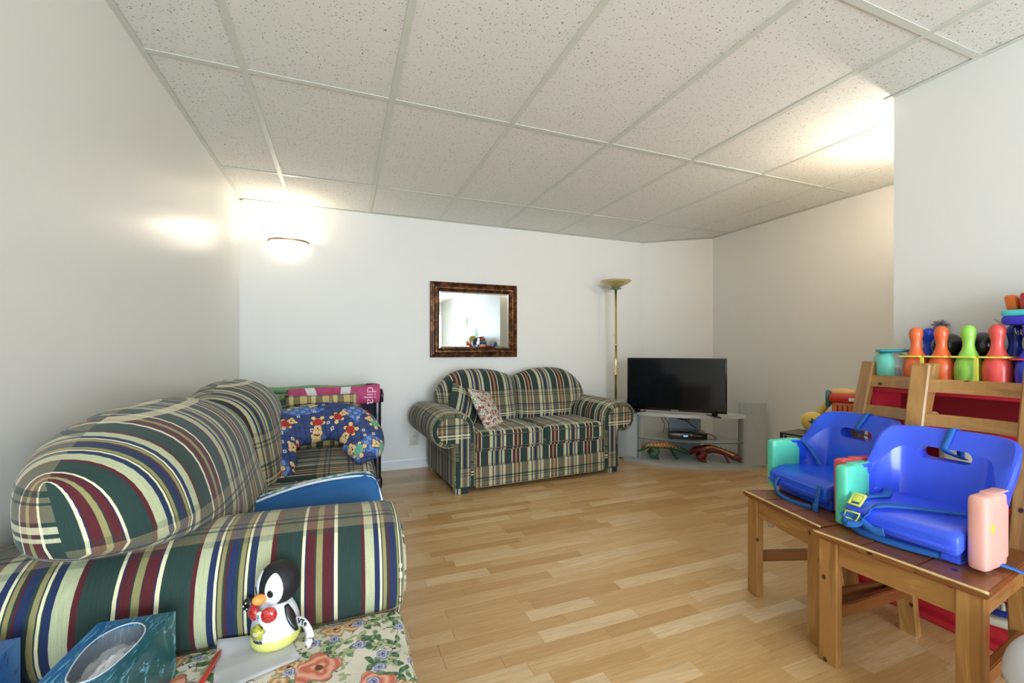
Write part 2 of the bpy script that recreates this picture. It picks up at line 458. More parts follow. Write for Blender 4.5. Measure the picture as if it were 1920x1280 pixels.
def ellips(bm, c, r, rot=None, su=20, sv=12):
    rows = []
    for i in range(sv + 1):
        a = PI * i / sv
        rows.append([(Vector((r[0]*math.sin(a)*math.cos(2*PI*j/su), r[1]*math.sin(a)*math.sin(2*PI*j/su), -r[2]*math.cos(a))), 2*PI*j/su*r[0], r[2]*a) for j in range(su)])
    M = Matrix.Translation(c) @ (rot.to_matrix().to_4x4() if rot else Matrix())
    rows = [[(M @ p[0], p[1], p[2]) for p in r_] for r_ in rows]
    grid(bm, rows, closeu=True)
def prism(bm, poly, z0, z1, bev=0.0, seg=2, plane='xy'):
    """extrude a 2D polygon"""
    def P(x, y, z): return {'xy': (x, y, z), 'xz': (x, z, y), 'yz': (z, x, y)}[plane]
    a = [bm.verts.new(P(x, y, z0)) for x, y in poly]; b = [bm.verts.new(P(x, y, z1)) for x, y in poly]
    fs = [bm.faces.new(a[::-1]), bm.faces.new(b)]
    for i in range(len(poly)):
        j = (i + 1) % len(poly); fs.append(bm.faces.new([a[i], a[j], b[j], b[i]]))
    if bev:
        es = [e for e in fs[0].edges] + [e for e in fs[1].edges]
        bmesh.ops.bevel(bm, geom=es, offset=bev, segments=seg, affect='EDGES')
    new = fresh(bm)
    bmesh.ops.recalc_face_normals(bm, faces=new)
    longuv(bm, new)
    seal(bm)
def softbox(bm, c, s, r, crown=0.0, n=8, mode='triplanar', s0=0.0, t0=0.0, warp=None, pinch=0.0):
    """rounded box with UVs in metres; crown bulges the top and bottom"""
    hx, hy, hz = s[0]/2, s[1]/2, s[2]/2; uvl = bm.loops.layers.uv.active
    C0 = Vector(c)
    def mapp(p):
        q = Vector((p[0]*hx, p[1]*hy, p[2]*hz)); core = Vector([max(-h + r, min(h - r, a)) for a, h in zip(q, (hx, hy, hz))])
        d = q - core
        if d.length > 1e-9: q = core + d.normalized() * r * min(1, max(abs(x) for x in d) / r)
        q.z += crown * math.copysign(1, p[2]) * abs(p[2]) * (1 - p[0]**2) * (1 - p[1]**2)
        q = q + C0
        return warp(q) if warp else q
    def tk(k):  # finer near edges
        x = 2 * k / n - 1
        return math.sin(x * PI / 2)
    for ax in range(3):
        for sg in (-1, 1):
            o1, o2 = [(1, 2), (2, 0), (0, 1)][ax]
            V = []
            for i in range(n + 1):
                row = []
                for j in range(n + 1):
                    p = [0, 0, 0]; p[ax] = sg; p[o1] = tk(i); p[o2] = tk(j)
                    row.append((bm.verts.new(mapp(p)), p[0]*hx, p[1]*hy, p[2]*hz))
                V.append(row)
            for i in range(n):
                for j in range(n):
                    q = [V[i][j], V[i+1][j], V[i+1][j+1], V[i][j+1]]
                    if sg < 0: q.reverse()
                    f = bm.faces.new([k[0] for k in q])
                    for l, k in zip(f.loops, q):
                        _, x, y, z = k
                        if ax == 2: uu, vv = x, y if sg > 0 else -y
                        elif ax == 1: uu, vv = x, (-hy - (hz - z)) if sg < 0 else hy + (hz - z)
                        else: uu, vv = (x + sg * (hz - z)) if mode == 'wrap' else y, y if mode == 'wrap' else z
                        l[uvl].uv = (uu + s0, vv + t0)
    seal(bm)
def pillow(bm, w, h, t, n=16, pin=0.12, s0=0.0, seed=0):
    for sg in (1, -1):
        rows = []
        for i in range(n + 1):
            row = []
            for j in range(n + 1):
                x, y = 2*j/n - 1, 2*i/n - 1
                e = max(0, (1 - x**4)) ** .5 * max(0, (1 - y**4)) ** .5
                z = sg * t / 2 * e * (0.55 + 0.45 * (1 - x*x) * (1 - y*y)) if e else 0
                if e: z += 0.05 * t * noise.noise(Vector((x*2 + seed, y*2, sg)))* e
                px = x * w/2 * (1 - pin * (1 - y*y) * abs(x)**3 * .5); py = y * h/2 * (1 - pin * (1 - x*x) * abs(y)**3 * .5)
                row.append((Vector((px, py, z)), x*w/2 + s0, y*h/2))
            rows.append(row)
        grid(bm, rows, flip=(sg < 0))
    fixn(bm)
def text(name, s, size, mat, parent, loc, rot, ext=0.0008, squash=1.0, align='CENTER', bend=None):
    cu = bpy.data.curves.new(name, 'FONT'); cu.body = s; cu.size = size; cu.extrude = ext; cu.align_x = align; cu.align_y = 'CENTER'
    t = bpy.data.objects.new(name, cu); C.objects.link(t)
    dg = bpy.context.evaluated_depsgraph_get(); dg.update()
    me = bpy.data.meshes.new_from_object(t.evaluated_get(dg)); bpy.data.objects.remove(t); bpy.data.curves.remove(cu)
    me.name = name
    for v in me.vertices:
        v.co.x *= squash
        if bend: v.co = bend(v.co)
    me.materials.clear(); me.materials.append(mat)
    o = bpy.data.objects.new(name, me); C.objects.link(o)
    if parent: o.parent = parent
    o.location = loc; o.rotation_euler = rot
    return o

# ------------------------------------------------------------------ the room
XL, XR, XN, YB, YR, YC, HT = -0.74, 3.68, 2.41, 3.97, -3.0, 1.245, 2.24
def slab(name, a, b, mat=M_WALL, bev=0):
    bm = BM(); c = [(p + q) / 2 for p, q in zip(a, b)]; s = [abs(q - p) for p, q in zip(a, b)]
    box(bm, c, s, bev)
    return tag(obj(name, bm, mat, smooth=False), kind='structure')
floor = slab('floor', (XL - .1, YR - .1, -.12), (XR + .1, YB + .1, -.009), M_FLOOR)
slab('wall_left', (XL - .1, YR - .1, -.01), (XL, YB + .1, HT + .08), M_WALL_GLOSS)
slab('wall_back', (XL, YB, -.01), (3.12, YB + .1, HT + .08))
bm = BM(); prism(bm, [(3.12, 3.97), (3.68, 3.53), (3.78, 3.60), (3.78, 4.07), (3.12, 4.07)], -.01, HT + .08)
tag(obj('wall_corner', bm, M_WALL, smooth=False), kind='structure')
slab('wall_right', (XR, YC - .1, -.01), (XR + .1, 3.53, HT + .08))
slab('wall_alcove', (XN, YC - .1, -.01), (XR, YC, HT + .08))
slab('wall_near', (XN, YR, -.01), (XN + .1, YC - .1, HT + .08))
# rear wall pieces around the patio door and the window
slab('wall_rear', (XL, YR - .1, -.01), (-.8, YR, HT + .08))
wr = bpy.data.objects['wall_rear']
for k, (a, b) in enumerate((((-.8, 0), (-.12, .9)), ((-.8, 2.0), (-.12, HT + .08)), ((-.12, 0), (.12, HT + .08)), ((.12, 2.08), (1.62, HT + .08)), ((1.62, 0), (XN + .1, HT + .08)))):
    bm = BM(); box(bm, ((a[0]+b[0])/2, YR - .05, (a[1]+b[1])/2), (abs(b[0]-a[0]), .1, b[1]-a[1]))
    if a[0] == -.8: bm.verts.ensure_lookup_table(); [setattr(v.co, 'x', max(v.co.x, XL)) for v in bm.verts]
    tag(obj('wall_section', bm, M_WALL, smooth=False), kind='structure').parent = wr
def glass_mat():
    m = bpy.data.materials.new('window_glass'); m.use_nodes = True; nt = m.node_tree; nt.nodes.clear()
    o = nt.nodes.new('ShaderNodeOutputMaterial'); mx = nt.nodes.new('ShaderNodeMixShader'); tr = nt.nodes.new('ShaderNodeBsdfTransparent'); gl = nt.nodes.new('ShaderNodeBsdfGlossy')
    gl.inputs['Roughness'].default_value = 0.03; fr = nt.nodes.new('ShaderNodeFresnel'); fr.inputs[0].default_value = 1.3
    nt.links.new(fr.outputs[0], mx.inputs[0]); nt.links.new(tr.outputs[0], mx.inputs[1]); nt.links.new(gl.outputs[0], mx.inputs[2]); nt.links.new(mx.outputs[0], o.inputs[0])
    return m, tr
M_GLASS, _ = glass_mat()
def glazed(name, x0, x1, z0, z1, n):
    bm = BM(); fw = .05
    for x in (x0 + fw/2, x1 - fw/2): box(bm, (x, YR - .05, (z0+z1)/2), (fw, .08, z1 - z0), .004)
    for z in (z0 + fw/2, z1 - fw/2): box(bm, ((x0+x1)/2, YR - .05, z), (x1 - x0, .08, fw), .004)
    for k in range(1, n): box(bm, (x0 + (x1-x0)*k/n, YR - .05, (z0+z1)/2), (.06, .06, z1 - z0), .004)
    f = tag(obj(name, bm, M_TRIM, smooth=False), kind='structure')
    for k in range(n):
        a, b = x0 + (x1-x0)*k/n + .03, x0 + (x1-x0)*(k+1)/n - .03
        bm = BM(); box(bm, ((a+b)/2, YR - .05, (z0+z1)/2), (b - a, .006, z1 - z0 - .08))
        obj('pane', bm, M_GLASS, f, smooth=False)
    return f
glazed('door_1', .13, 1.61, 0.0, 2.07, 2)
glazed('window_1', XL + .02, -.13, .91, 1.99, 1)

# baseboards (stepped profile)
def baseboard(name, p0, p1, nrm):
    bm = BM(); p0, p1, nrm = Vector(p0), Vector(p1), Vector(nrm)
    prof = [(0, 0), (.016, 0), (.016, .045), (.012, .052), (.012, .062), (.007, .070), (.004, .082), (0, .084)]
    rows = []
    for p in (p0, p1): rows.append([(Vector((p.x + nrm.x*a, p.y + nrm.y*a, z)), 0, z) for a, z in prof])
    V = grid(bm, rows, closeu=True)
    for r_ in (V[0], V[1]): bm.faces.new(r_)
    bmesh.ops.recalc_face_normals(bm, faces=bm.faces)
    return tag(obj(name, bm, M_TRIM, smooth=False), kind='structure')
baseboard('baseboard_back', (XL + .017, YB, 0), (3.105, YB, 0), (0, -1, 0))
baseboard('baseboard_corner', (3.14, 3.955, 0), (3.665, 3.542, 0), (-.617, -.786, 0))
baseboard('baseboard_right', (XR, 3.52, 0), (XR, YC + .017, 0), (-1, 0, 0))
baseboard('baseboard_alcove', (XN + .02, YC, 0), (XR - .017, YC, 0), (0, 1, 0))
baseboard('baseboard_left', (XL, YR + .02, 0), (XL, YB, 0), (1, 0, 0))
baseboard('baseboard_near', (XN, YR + .02, 0), (XN, YC - .01, 0), (-1, 0, 0))

# laminate strips, each its own plank; far, hidden or off-frame strips are joined
PLK = {}
def plank_mesh(L, W=.066):
    if (L, W) not in PLK:
        bm = BM(); box(bm, (0, 0, 0), (L - .0007, W - .0007, .008))
        es = [e for e in bm.edges if all(v.co.z > 0 for v in e.verts)]
        bmesh.ops.bevel(bm, geom=es, offset=.0006, segments=1, affect='EDGES')
        me = bpy.data.meshes.new('plank'); bm.to_mesh(me); bm.free(); me.materials.append(M_FLOOR); PLK[(L, W)] = me
    return PLK[(L, W)]
def inside(x, y): return not (x > XN and y < YC) and not (x > 3.12 and y > 3.97 - (x - 3.12) * .786)
def proj(x, y, z):
    f = x*.3657 + y*.9307; r_ = x*.9307 - y*.3657
    if f < .3: return None
    return 960 + 817*r_/f, 655 - 817*(z-1.06)/f
strips = []
y = YR; row = 0
while y < YB - .001:
    x = XL - rnd.random() * .4
    while x < XR:
        L = rnd.choice((.30, .36, .42, .50)); a, b = max(x, XL), min(x + L, XR); cx, cy = x + L/2, y + .033
        if b - a > .04: strips.append((x, L, y, a, b))
        x += L
    y += .066; row += 1
cand = []
for s in strips:
    x, L, yy, a, b = s; cx, cy = x + L/2, yy + .033
    full = a == x and b == x + L and inside(x + .01, cy) and inside(x + L - .01, cy) and inside(x+L-.01, cy+.033) and yy + .066 < YB
    pr = proj(cx, cy, 0)
    vis = pr and -60 < pr[0] < 1980 and pr[1] < 1330 and not (cx < .0 and cy < 3.2) and not (.95 < cx < 2.1 and cy > 3.25) and cy > .6
    if full and vis: cand.append((math.hypot(cx, cy), s))
cand.sort(key=lambda c: c[0]); chosen = {id(s) for d, s in cand[:300]}
rest = BM()
for s in strips:
    x, L, yy, a, b = s
    if id(s) in chosen:
        o = bpy.data.objects.new('plank', plank_mesh(L)); C.objects.link(o); o.parent = floor; o.location = (x + L/2, yy + .033, -.004)
    else:
        cx = (a + b) / 2
        if not (inside(a + .03, yy + .06) or inside(b - .03, yy + .01)): continue
        if b > XN and yy < YC - .08: b = XN + .02
        if b - a < .01: continue
        r_ = bmesh.ops.create_cube(rest, size=1.0)
        for v in r_['verts']: v.co = Vector(((a+b)/2 + v.co.x*(b-a-.0007), yy + .033 + v.co.y*.0653, -.004 + v.co.z*.008))
tag(obj('plank', rest, M_FLOOR, floor, smooth=False), kind='stuff')

# suspended ceiling: slab, grid bars and tiles
ceil_o = slab('ceiling', (XL - .1, YR - .1, HT + .08), (XR + .1, YB + .1, HT + .16), M_WALL)
GX = [XL] + [-.38 + .607*k for k in range(7)] + [XR]; GY = [YR] + [.95 - 1.18*k for k in range(3, 0, -1)] + [.95, 2.13, 3.31, YB]
def clipx(y): return XN if y < YC else XR
for gx in GX[1:-1]:
    y0 = YR if gx < XN else YC
    y1 = YB if gx < 3.12 else 3.97 - (gx - 3.12) * .786
    bm = BM(); box(bm, (gx, (y0+y1)/2, HT + .0015), (.026, y1 - y0, .003)); box(bm, (gx, (y0+y1)/2, HT + .02), (.002, y1 - y0, .036))
    obj('grid_bar', bm, M_GRID, ceil_o, smooth=False)
for gy in GY[1:-1]:
    for a, b in zip(GX[:-1], GX[1:]):
        lim = XN if gy < YC else XR
        if a >= lim: continue
        b2 = min(b, lim)
        bm = BM(); box(bm, ((a+b2)/2, gy, HT + .001), (b2 - a - .026, .026, .0024)); box(bm, ((a+b2)/2, gy, HT + .02), (b2 - a - .026, .002, .034))
        obj('grid_bar', bm, M_GRID, ceil_o, smooth=False)
for i, (a, b) in enumerate(zip(GX[:-1], GX[1:])):
    for j, (c, d) in enumerate(zip(GY[:-1], GY[1:])):
        if a > XN - .01 and d < YC: continue
        poly = [(a + .003, c + .003), (b - .003, c + .003), (b - .003, d - .003), (a + .003, d - .003)]
        if c < YC < d and b > XN:      # tile cut round the wall corner
            if a >= XN: poly = [(a + .003, YC), (b - .003, YC), (b - .003, d - .003), (a + .003, d - .003)]
            else: poly = [(a + .003, c + .003), (XN, c + .003), (XN, YC), (b - .003, YC), (b - .003, d - .003), (a + .003, d - .003)]
        elif b > XN and d < YC: poly = [(a + .003, c + .003), (XN, c + .003), (XN, d - .003), (a + .003, d - .003)]
        elif j == len(GY) - 2 and b > 3.12:
            yb = lambda x: min(3.97, 3.97 - (x - 3.12) * .786)
            poly = [(a + .003, c + .003), (b - .003, c + .003), (b - .003, yb(b))] + ([(3.12, 3.97)] if a < 3.12 else []) + [(a + .003, yb(a))]
        bm = BM(); dz = rnd.uniform(0, .0012); prism(bm, poly, HT + .0035 + dz, HT + .018)
        obj('ceiling_tile', bm, M_TILE, ceil_o, smooth=False)
def molding(name, p0, p1, nrm):
    bm = BM(); p0, p1, nrm = Vector(p0), Vector(p1), Vector(nrm); d = p1 - p0; L = d.length; a = math.atan2(d.y, d.x)
    c = (p0 + p1) / 2 + nrm * .011
    box(bm, (c.x, c.y, HT - .001), (L, .022, .0025), rot=Euler((0, 0, a))); c = (p0 + p1) / 2 + nrm * .001
    box(bm, (c.x, c.y, HT + .012), (L, .002, .028), rot=Euler((0, 0, a)))
    tag(obj(name, bm, M_GRID, smooth=False), kind='structure')
molding('trim_1', (XL, YR, 0), (XL, YB, 0), (1, 0, 0)); molding('trim_2', (XL, YB, 0), (3.12, YB, 0), (0, -1, 0))
molding('trim_3', (3.12, 3.97, 0), (3.68, 3.53, 0), (-.617, -.786, 0)); molding('trim_4', (XR, 3.53, 0), (XR, YC, 0), (-1, 0, 0))
molding('trim_5', (XN, YC, 0), (XR, YC, 0), (0, 1, 0)); molding('trim_6', (XN, YR, 0), (XN, YC + .03, 0), (-1, 0, 0))

# ------------------------------------------------------------------ sofas
def arc_t(prof):
    t = [0]
    for a, b in zip(prof[:-1], prof[1:]): t.append(t[-1] + math.hypot(b[0]-a[0], b[1]-a[1]))
    return t
def arm_profile(ztop, r=.13, cx=.20, w=.16):
    cz = ztop - r; P = [(0, .05), (0, .16), (0, .27), (0, .38), (.002, cz - .01), (.012, cz + .045), (.04, cz + .088), (.085, cz + .116), (.14, ztop - .002)]
    for a in range(84, -110, -12):
        P.append((cx + r*math.cos(R(a)), cz + r*math.sin(R(a))))
    P += [(w + .002, cz - r - .03), (w, .24), (w, .15), (w, .05)]
    return P
def inset(P, d):
    n = len(P); out = []
    for i in range(n):
        a = Vector(P[i-1] if i else P[0]); b = Vector(P[i+1] if i < n-1 else P[-1]); t = (b - a)
        if i == 0 or i == n-1: t = Vector((0, 1)) if i == 0 else Vector((0, -1))
        t.normalize(); nn = Vector((t.y, -t.x))
        out.append((P[i][0] + nn.x*d, P[i][1] + nn.y*d))
    return out
def make_sofa(name, loc, rz, label, iw, ztop, zseat, yf=-.43, yb=.36, ncush=2, backtop=.885, slack=(.16, .16), mid=0.0, drop=.20, uoff=0.0):
    t = empty(name, loc, rz, label, 'sofa')
    # frame with skirt
    bm = BM(); softbox(bm, (0, (yf + .02 + yb)/2, .17), (iw + .02, yb - yf - .02, .26), .012, n=6, mode='wrap', t0=-.10)
    obj('base', bm, M_PLAID, t)
    bm = BM(); softbox(bm, (0, yf + .014, .113), (iw - .006, .022, .155), .008, n=6, s0=0, t0=.28); obj('skirt', bm, M_PLAID, t)
    bm = BM(); softbox(bm, (0, yb - .06, .42), (iw + .1, .12, .62), .04, n=6); obj('back_frame', bm, M_PLAID, t)
    for x in (-iw/2 - .10, iw/2 + .10):
        for yy in (yf + .05, yb - .05):
            bm = BM(); box(bm, (x, yy, .025), (.10, .06, .05), .004); obj('leg', bm, M_PLAID, t)
    P = arm_profile(ztop); T = arc_t(P); rf = .035
    for sg in (-1, 1):
        bm = BM(); rows = []; x0 = sg * iw/2
        st = [(yb, 0), (yb*.5, 0), (0, 0), (yf*.5, 0), (yf + rf, 0)] + [(yf + rf*(1 - math.sin(R(a))), rf*(1 - math.cos(R(a)))) for a in (22, 45, 67, 90)]
        for k, (yy, ins) in enumerate(st):
            Q = inset(P, ins) if ins else P
            # slight sag towards the back and pleat ripple on the front edge
            rows.append([(Vector((x0 + sg*q[0], yy, q[1] + .012*math.sin(PI*max(0, min(1, (yb-yy)/(yb-yf))))*(1 if q[1] > ztop-.1 else 0)) ), yy - ins + uoff, T[i]) for i, q in enumerate(Q)])
        V = grid(bm, rows)
        bm.faces.new(V[0]); bm.faces.new(V[-1])
        # close bottom
        bmesh.ops.recalc_face_normals(bm, faces=bm.faces)
        obj('arm', bm, M_PLAID, t, autosm=50)
        # arm front panel, proud of the band
        Q = inset(P, .036); Q = [(x0 + sg*q[0], max(q[1], .055)) for q in Q]
        bm = BM()
        n = len(Q); Vb = [bm.verts.new((a, yf + .004, b)) for a, b in Q]; Vf = []
        cx_ = sum(a for a, b in Q)/n
        Q2 = inset(P, .043); Vf = [bm.verts.new((x0 + sg*a, yf - .006, max(b, .06))) for a, b in Q2]
        bm.faces.new(Vf)
        for i in range(n - 1): bm.faces.new([Vb[i], Vb[i+1], Vf[i+1], Vf[i]])
        bmesh.ops.recalc_face_normals(bm, faces=bm.faces)
        uvl = bm.loops.layers.uv.active
        for f in bm.faces:
            for l in f.loops: l[uvl].uv = (l.vert.co.x, l.vert.co.z)
        obj('arm_panel', bm, M_PLAID2, t, autosm=40)
        # welt around the arm front
        bm = BM(); tube(bm, [(x0 + sg*a, yf + .012, max(b, .05)) for a, b in inset(P, .006)], .0045, 6)
        obj('welt', bm, M_PLAID2, t)
    # seat cushions
    cw = iw / ncush
    for k in range(ncush):
        cx = -iw/2 + cw*(k + .5)
        hz = zseat - .29
        bm = BM(); softbox(bm, (cx, (yf + .12)/2 - .01, .295 + hz/2), (cw - .006, .12 - yf, hz), .035, crown=.016, n=12, s0=cx, t0=.34)
        o = obj('seat_cushion', bm, M_PLAID, t)
        for zz in (.295 + .03, zseat - .025):
            bm = BM(); tube(bm, [(cx - cw/2 + .03, yf - .012, zz), (cx - cw*.25, yf - .016, zz), (cx, yf - .0175, zz), (cx + cw*.25, yf - .016, zz), (cx + cw/2 - .03, yf - .012, zz)], .004, 6)
            obj('piping', bm, M_PLAID2, o)
    # back cushions, arched, spreading over the arms at the outer ends
    for k in range(ncush):
        a, b = (-iw/2, mid) if k == 0 else (mid, iw/2)
        bm = BM(); NU, NV = 30, 26
        outer = -1 if k == 0 else (1 if k == ncush - 1 else 0)
        def shape(u, v):
            uo = u if outer <= 0 else 1 - u      # 0 at the outer side
            if uo < .5: top = backtop - drop * ((.5 - uo)/.5)**3
            else: top = backtop - .075 * ((uo - .5)/.5)**2.4
            z = .40 + v * (top - .40)
            sm_ = lambda q: (lambda w: w*w*(3 - 2*w))(min(1, max(0, q)))
            sp = slack[k] * (sm_((z - (ztop - .10)) / .13) if slack[k] < .2 else sm_((z - (ztop - .10)) / .16))
            xa, xb = a + .003, b - .003
            if outer < 0: xa -= sp
            if outer > 0: xb += sp
            return xa + u*(xb - xa), z
        for sg in (-1, 1):
            rows = []
            for i in range(NV + 1):
                v = .5 - .5*math.cos(PI*i/NV); row = []
                for j in range(NU + 1):
                    u = .5 - .5*math.cos(PI*j/NU)
                    x, z = shape(u, v)
                    e = (max(0, 1 - (2*u-1)**6) ** .5) * (max(0, 1 - (2*v-1)**4) ** .5)
                    th = (.135 if backtop < .9 else .155) * e * (1 + .18*(1 - (2*u-1)**2))
                    yc = .115 + .20 * (z - .42)
                    yy = yc + sg * th * (1 if sg < 0 else .8)
                    row.append((Vector((x, yy, z)), x + (1 if u > .5 else -1)*1.1*(.135 - .135*max(0, 1 - (2*u-1)**6)**.5), z*1.12 + (.0 if sg < 0 else .2)))
                rows.append(row)
            grid(bm, rows, flip=(sg > 0))
        fixn(bm)
        obj('back_cushion', bm, M_PLAID, t)
    return t
loveseat = make_sofa('loveseat', (1.478, 3.55, 0), R(3.4), 'two-seat plaid loveseat with rolled arms against the back wall under the mirror', 1.16, .605, .445, backtop=.89, uoff=-.063)
sofa = make_sofa('sofa', (-.285, 2.16, 0), R(90), 'large plaid sofa with rolled arms along the left wall', 1.55, .64, .475, yb=.395, backtop=.915, slack=(.38, -.10), mid=-.17, drop=.09)

def cushion(name, w, h, t, mat, loc, rot, label, cat='cushion', pin=.12, seed=0):
    bm = BM(); pillow(bm, w, h, t, pin=pin, seed=seed); o = obj(name, bm, mat, None, loc=loc, rot=rot); return tag(o, label, cat)
# ------------------------------------------------------------------ cushions on the loveseat
cushion('throw_pillow', .40, .36, .12, M_PLAID, (.985, 3.50, .565), E3(62, 28, 12), 'plaid throw pillow behind the flowered one on the loveseat', seed=3)
fp = cushion('throw_pillow', .30, .42, .10, M_FLORAL2, (1.11, 3.375, .568), E3(52, 12, 34), 'white throw pillow printed with small maroon flowers on the loveseat', seed=5)
# ------------------------------------------------------------------ items on the sofa
# nursing pillow: horseshoe tube
bm = BM(); pts = []; rad = []
for i in range(25):
    a = R(-38 + 256*i/24); pts.append((.215*math.cos(a), .190*math.sin(a), .012*math.sin(3*a)))
    e = math.sin(PI*i/24); rad.append(.092 + .035*e if 0 < i < 24 else .05)
rows = []; L = 0
for i, (x, y, z) in enumerate(pts):
    a = R(-38 + 256*i/24); row = []
    if i: L += math.hypot(x - pts[i-1][0], y - pts[i-1][1])
    rr = rad[i]
    for k in range(16):
        b = 2*PI*k/16
        q = Vector((x + rr*1.05*math.cos(b)*math.cos(a), y + rr*1.05*math.cos(b)*math.sin(a), z + rr*.62*math.sin(b)))
        q += Vector((0, 0, .008*noise.noise(q*14)))
        row.append((q, q.x + .5, q.y + .5))
    rows.append(row)
V = grid(bm, rows, closeu=True)
for i, row in ((0, V[0]), (-1, V[-1])):
    a = R(-38) if i == 0 else R(218); dirv = Vector((math.sin(a), -math.cos(a), 0)) * (1 if i == 0 else -1)
    c = sum((v.co for v in row), Vector()) / 16
    r2 = [bm.verts.new(c + (v.co - c)*.55 + dirv*.03) for v in row]; ct = bm.verts.new(c + dirv*.04)
    uvl = bm.loops.layers.uv.active
    for k in range(16):
        for f in (bm.faces.new([row[k], row[(k+1) % 16], r2[(k+1) % 16], r2[k]]), bm.faces.new([r2[k], r2[(k+1) % 16], ct])):
            for l in f.loops: l[uvl].uv = (l.vert.co.x + .5, l.vert.co.y + .5)
bmesh.ops.recalc_face_normals(bm, faces=bm.faces)
tag(obj('nursing_pillow', bm, M_BEAR, None, loc=(-.10, 2.37, .575), rot=E3(34, -6, 14), sub=1), 'navy U-shaped pillow printed with teddy bears at the far end of the sofa', 'pillow')
cushion('throw_pillow', .40, .34, .12, M_PLAID_TAN, (-.10, 2.80, .64), E3(64, 0, 4), 'tan and green plaid pillow behind the teddy bear pillow', seed=9)
bm = BM(); softbox(bm, (0, 0, 0), (.42, .13, .05), .02, n=6, mode='wrap')
tag(obj('folded_cloth', bm, M_STRIPE_RUST, None, loc=(-.08, 3.06, .685), rot=E3(0, 4, 2)), 'rust brown striped cloth folded on the far arm of the sofa', 'cloth')
# blue cushion standing behind the near arm
blue = NT('blue_canvas', .7, spec=.3); q_ = blue.objco(); blue.color(blue.mix(blue.noise(q_, 6.0, 3.0), srgb('1d4f86'), srgb('2f6aa3'))); blue.bump(blue.noise(q_, 9.0, 2.0), .4, .01)
prt = NT('blue_green_print', .8); q_ = prt.objco(); v_ = prt.noise(q_, 30.0, 3.0); prt.color(prt.ramp(v_, [(.38, srgb('5e9fae')), (.48, srgb('dfe9e6')), (.56, srgb('e6efee')), (.62, srgb('6fae8a')), (.7, srgb('3c6e9e'))])[0])
bm = BM(); softbox(bm, (0, 0, 0), (.46, .13, .26), .05, crown=.02, n=10); bc = obj('box_cushion', bm, blue.m, None, loc=(-.085, 1.60, .462), rot=E3(-14, -9, 3)); tag(bc, 'blue box cushion standing on the sofa seat behind the near arm', 'cushion')
bm = BM(); softbox(bm, (0, .035, .012), (.45, .09, .25), .04, crown=.02, n=8); obj('printed_face', bm, prt.m, bc)
bm = BM(); tube(bm, spline([(-.225, -.035, -.1), (-.222, -.036, .07), (-.18, -.036, .125), (0, -.036, .146), (.18, -.036, .125), (.222, -.036, .07), (.225, -.035, -.1)], 5), .0045, 6); obj('piping', bm, plain('white_piping', 'e8eef2', .6), bc)

# ------------------------------------------------------------------ ottoman in the foreground
ot = empty('ottoman', (-.295, .755, 0), 0, 'low ottoman covered with rose-print fabric in the near left corner', 'ottoman')
bm = BM(); softbox(bm, (0, 0, .41), (.86, .62, .08), .022, crown=.004, n=12); obj('cushion_top', bm, M_FLORAL, ot)
bm = BM(); softbox(bm, (0, 0, .21), (.83, .59, .34), .02, n=8, s0=.3); obj('body', bm, M_FLORAL, ot)
bm = BM(); rr_ = .4; tube(bm, [(-.40, -.3, .376), (.40, -.3, .376), (.42, -.28, .376), (.42, .28, .376), (.40, .3, .376), (-.40, .3, .376), (-.42, .28, .376), (-.42, -.28, .376)], .005, 6, closed=True); obj('piping', bm, M_FLORAL, ot)
for x in (-.36, .36):
    for yy in (-.25, .25):
        bm = BM(); lathe(bm, [(0, 0), (.016, 0), (.022, .05), (0, .05)], 10, (x, yy, 0)); obj('leg', bm, M_PINE_SEAT, ot)

OZ = .4525
# paper
bm = BM(); rows = []
Pc = [(-.235, 1.052), (-.11, 1.052), (-.072, .944), (-.21, .90)]
for i in range(9):
    v = i/8; row = []
    for j in range(9):
        u = j/8
        p = Vector(Pc[0]).lerp(Vector(Pc[1]), u).lerp(Vector(Pc[3]).lerp(Vector(Pc[2]), u), v)
        z = OZ + .0015 + .012*max(0, 1 - v*3.2)*(1 - u) + .004*math.exp(-((v - .55)/.06)**2) + .003*max(0, v - .8)*5*(u)
        row.append((Vector((p.x, p.y, z)), u, v))
    rows.append(row)
grid(bm, rows)
r_ = bmesh.ops.solidify(bm, geom=bm.faces[:], thickness=.0004)
M_PAPER = plain('white_paper', 'fafaff', .7)
pa = tag(obj('paper_sheet', bm, M_PAPER, None), 'creased white sheet of paper under the penguin toy', 'paper')
# red pen
pn = empty('pen', (-.232, .955, OZ + .006), R(83), 'red pen lying left of the white paper on the ottoman', 'pen')
M_RED = plain('red_plastic', 'd8321f', .25, coat=.4)
bm = BM(); lathe(bm, [(0, -.06), (.0045, -.06), (.0052, -.05), (.0052, .055), (0, .06)], 12, axis='x'); obj('barrel', bm, M_RED, pn)
bm = BM(); lathe(bm, [(.0052, .052), (.004, .062), (.0012, .072), (0, .074)], 12, axis='x'); obj('tip', bm, M_RED, pn)
bm = BM(); box(bm, (-.03, 0, .006), (.04, .003, .0015), .0006); obj('clip', bm, M_RED, pn)

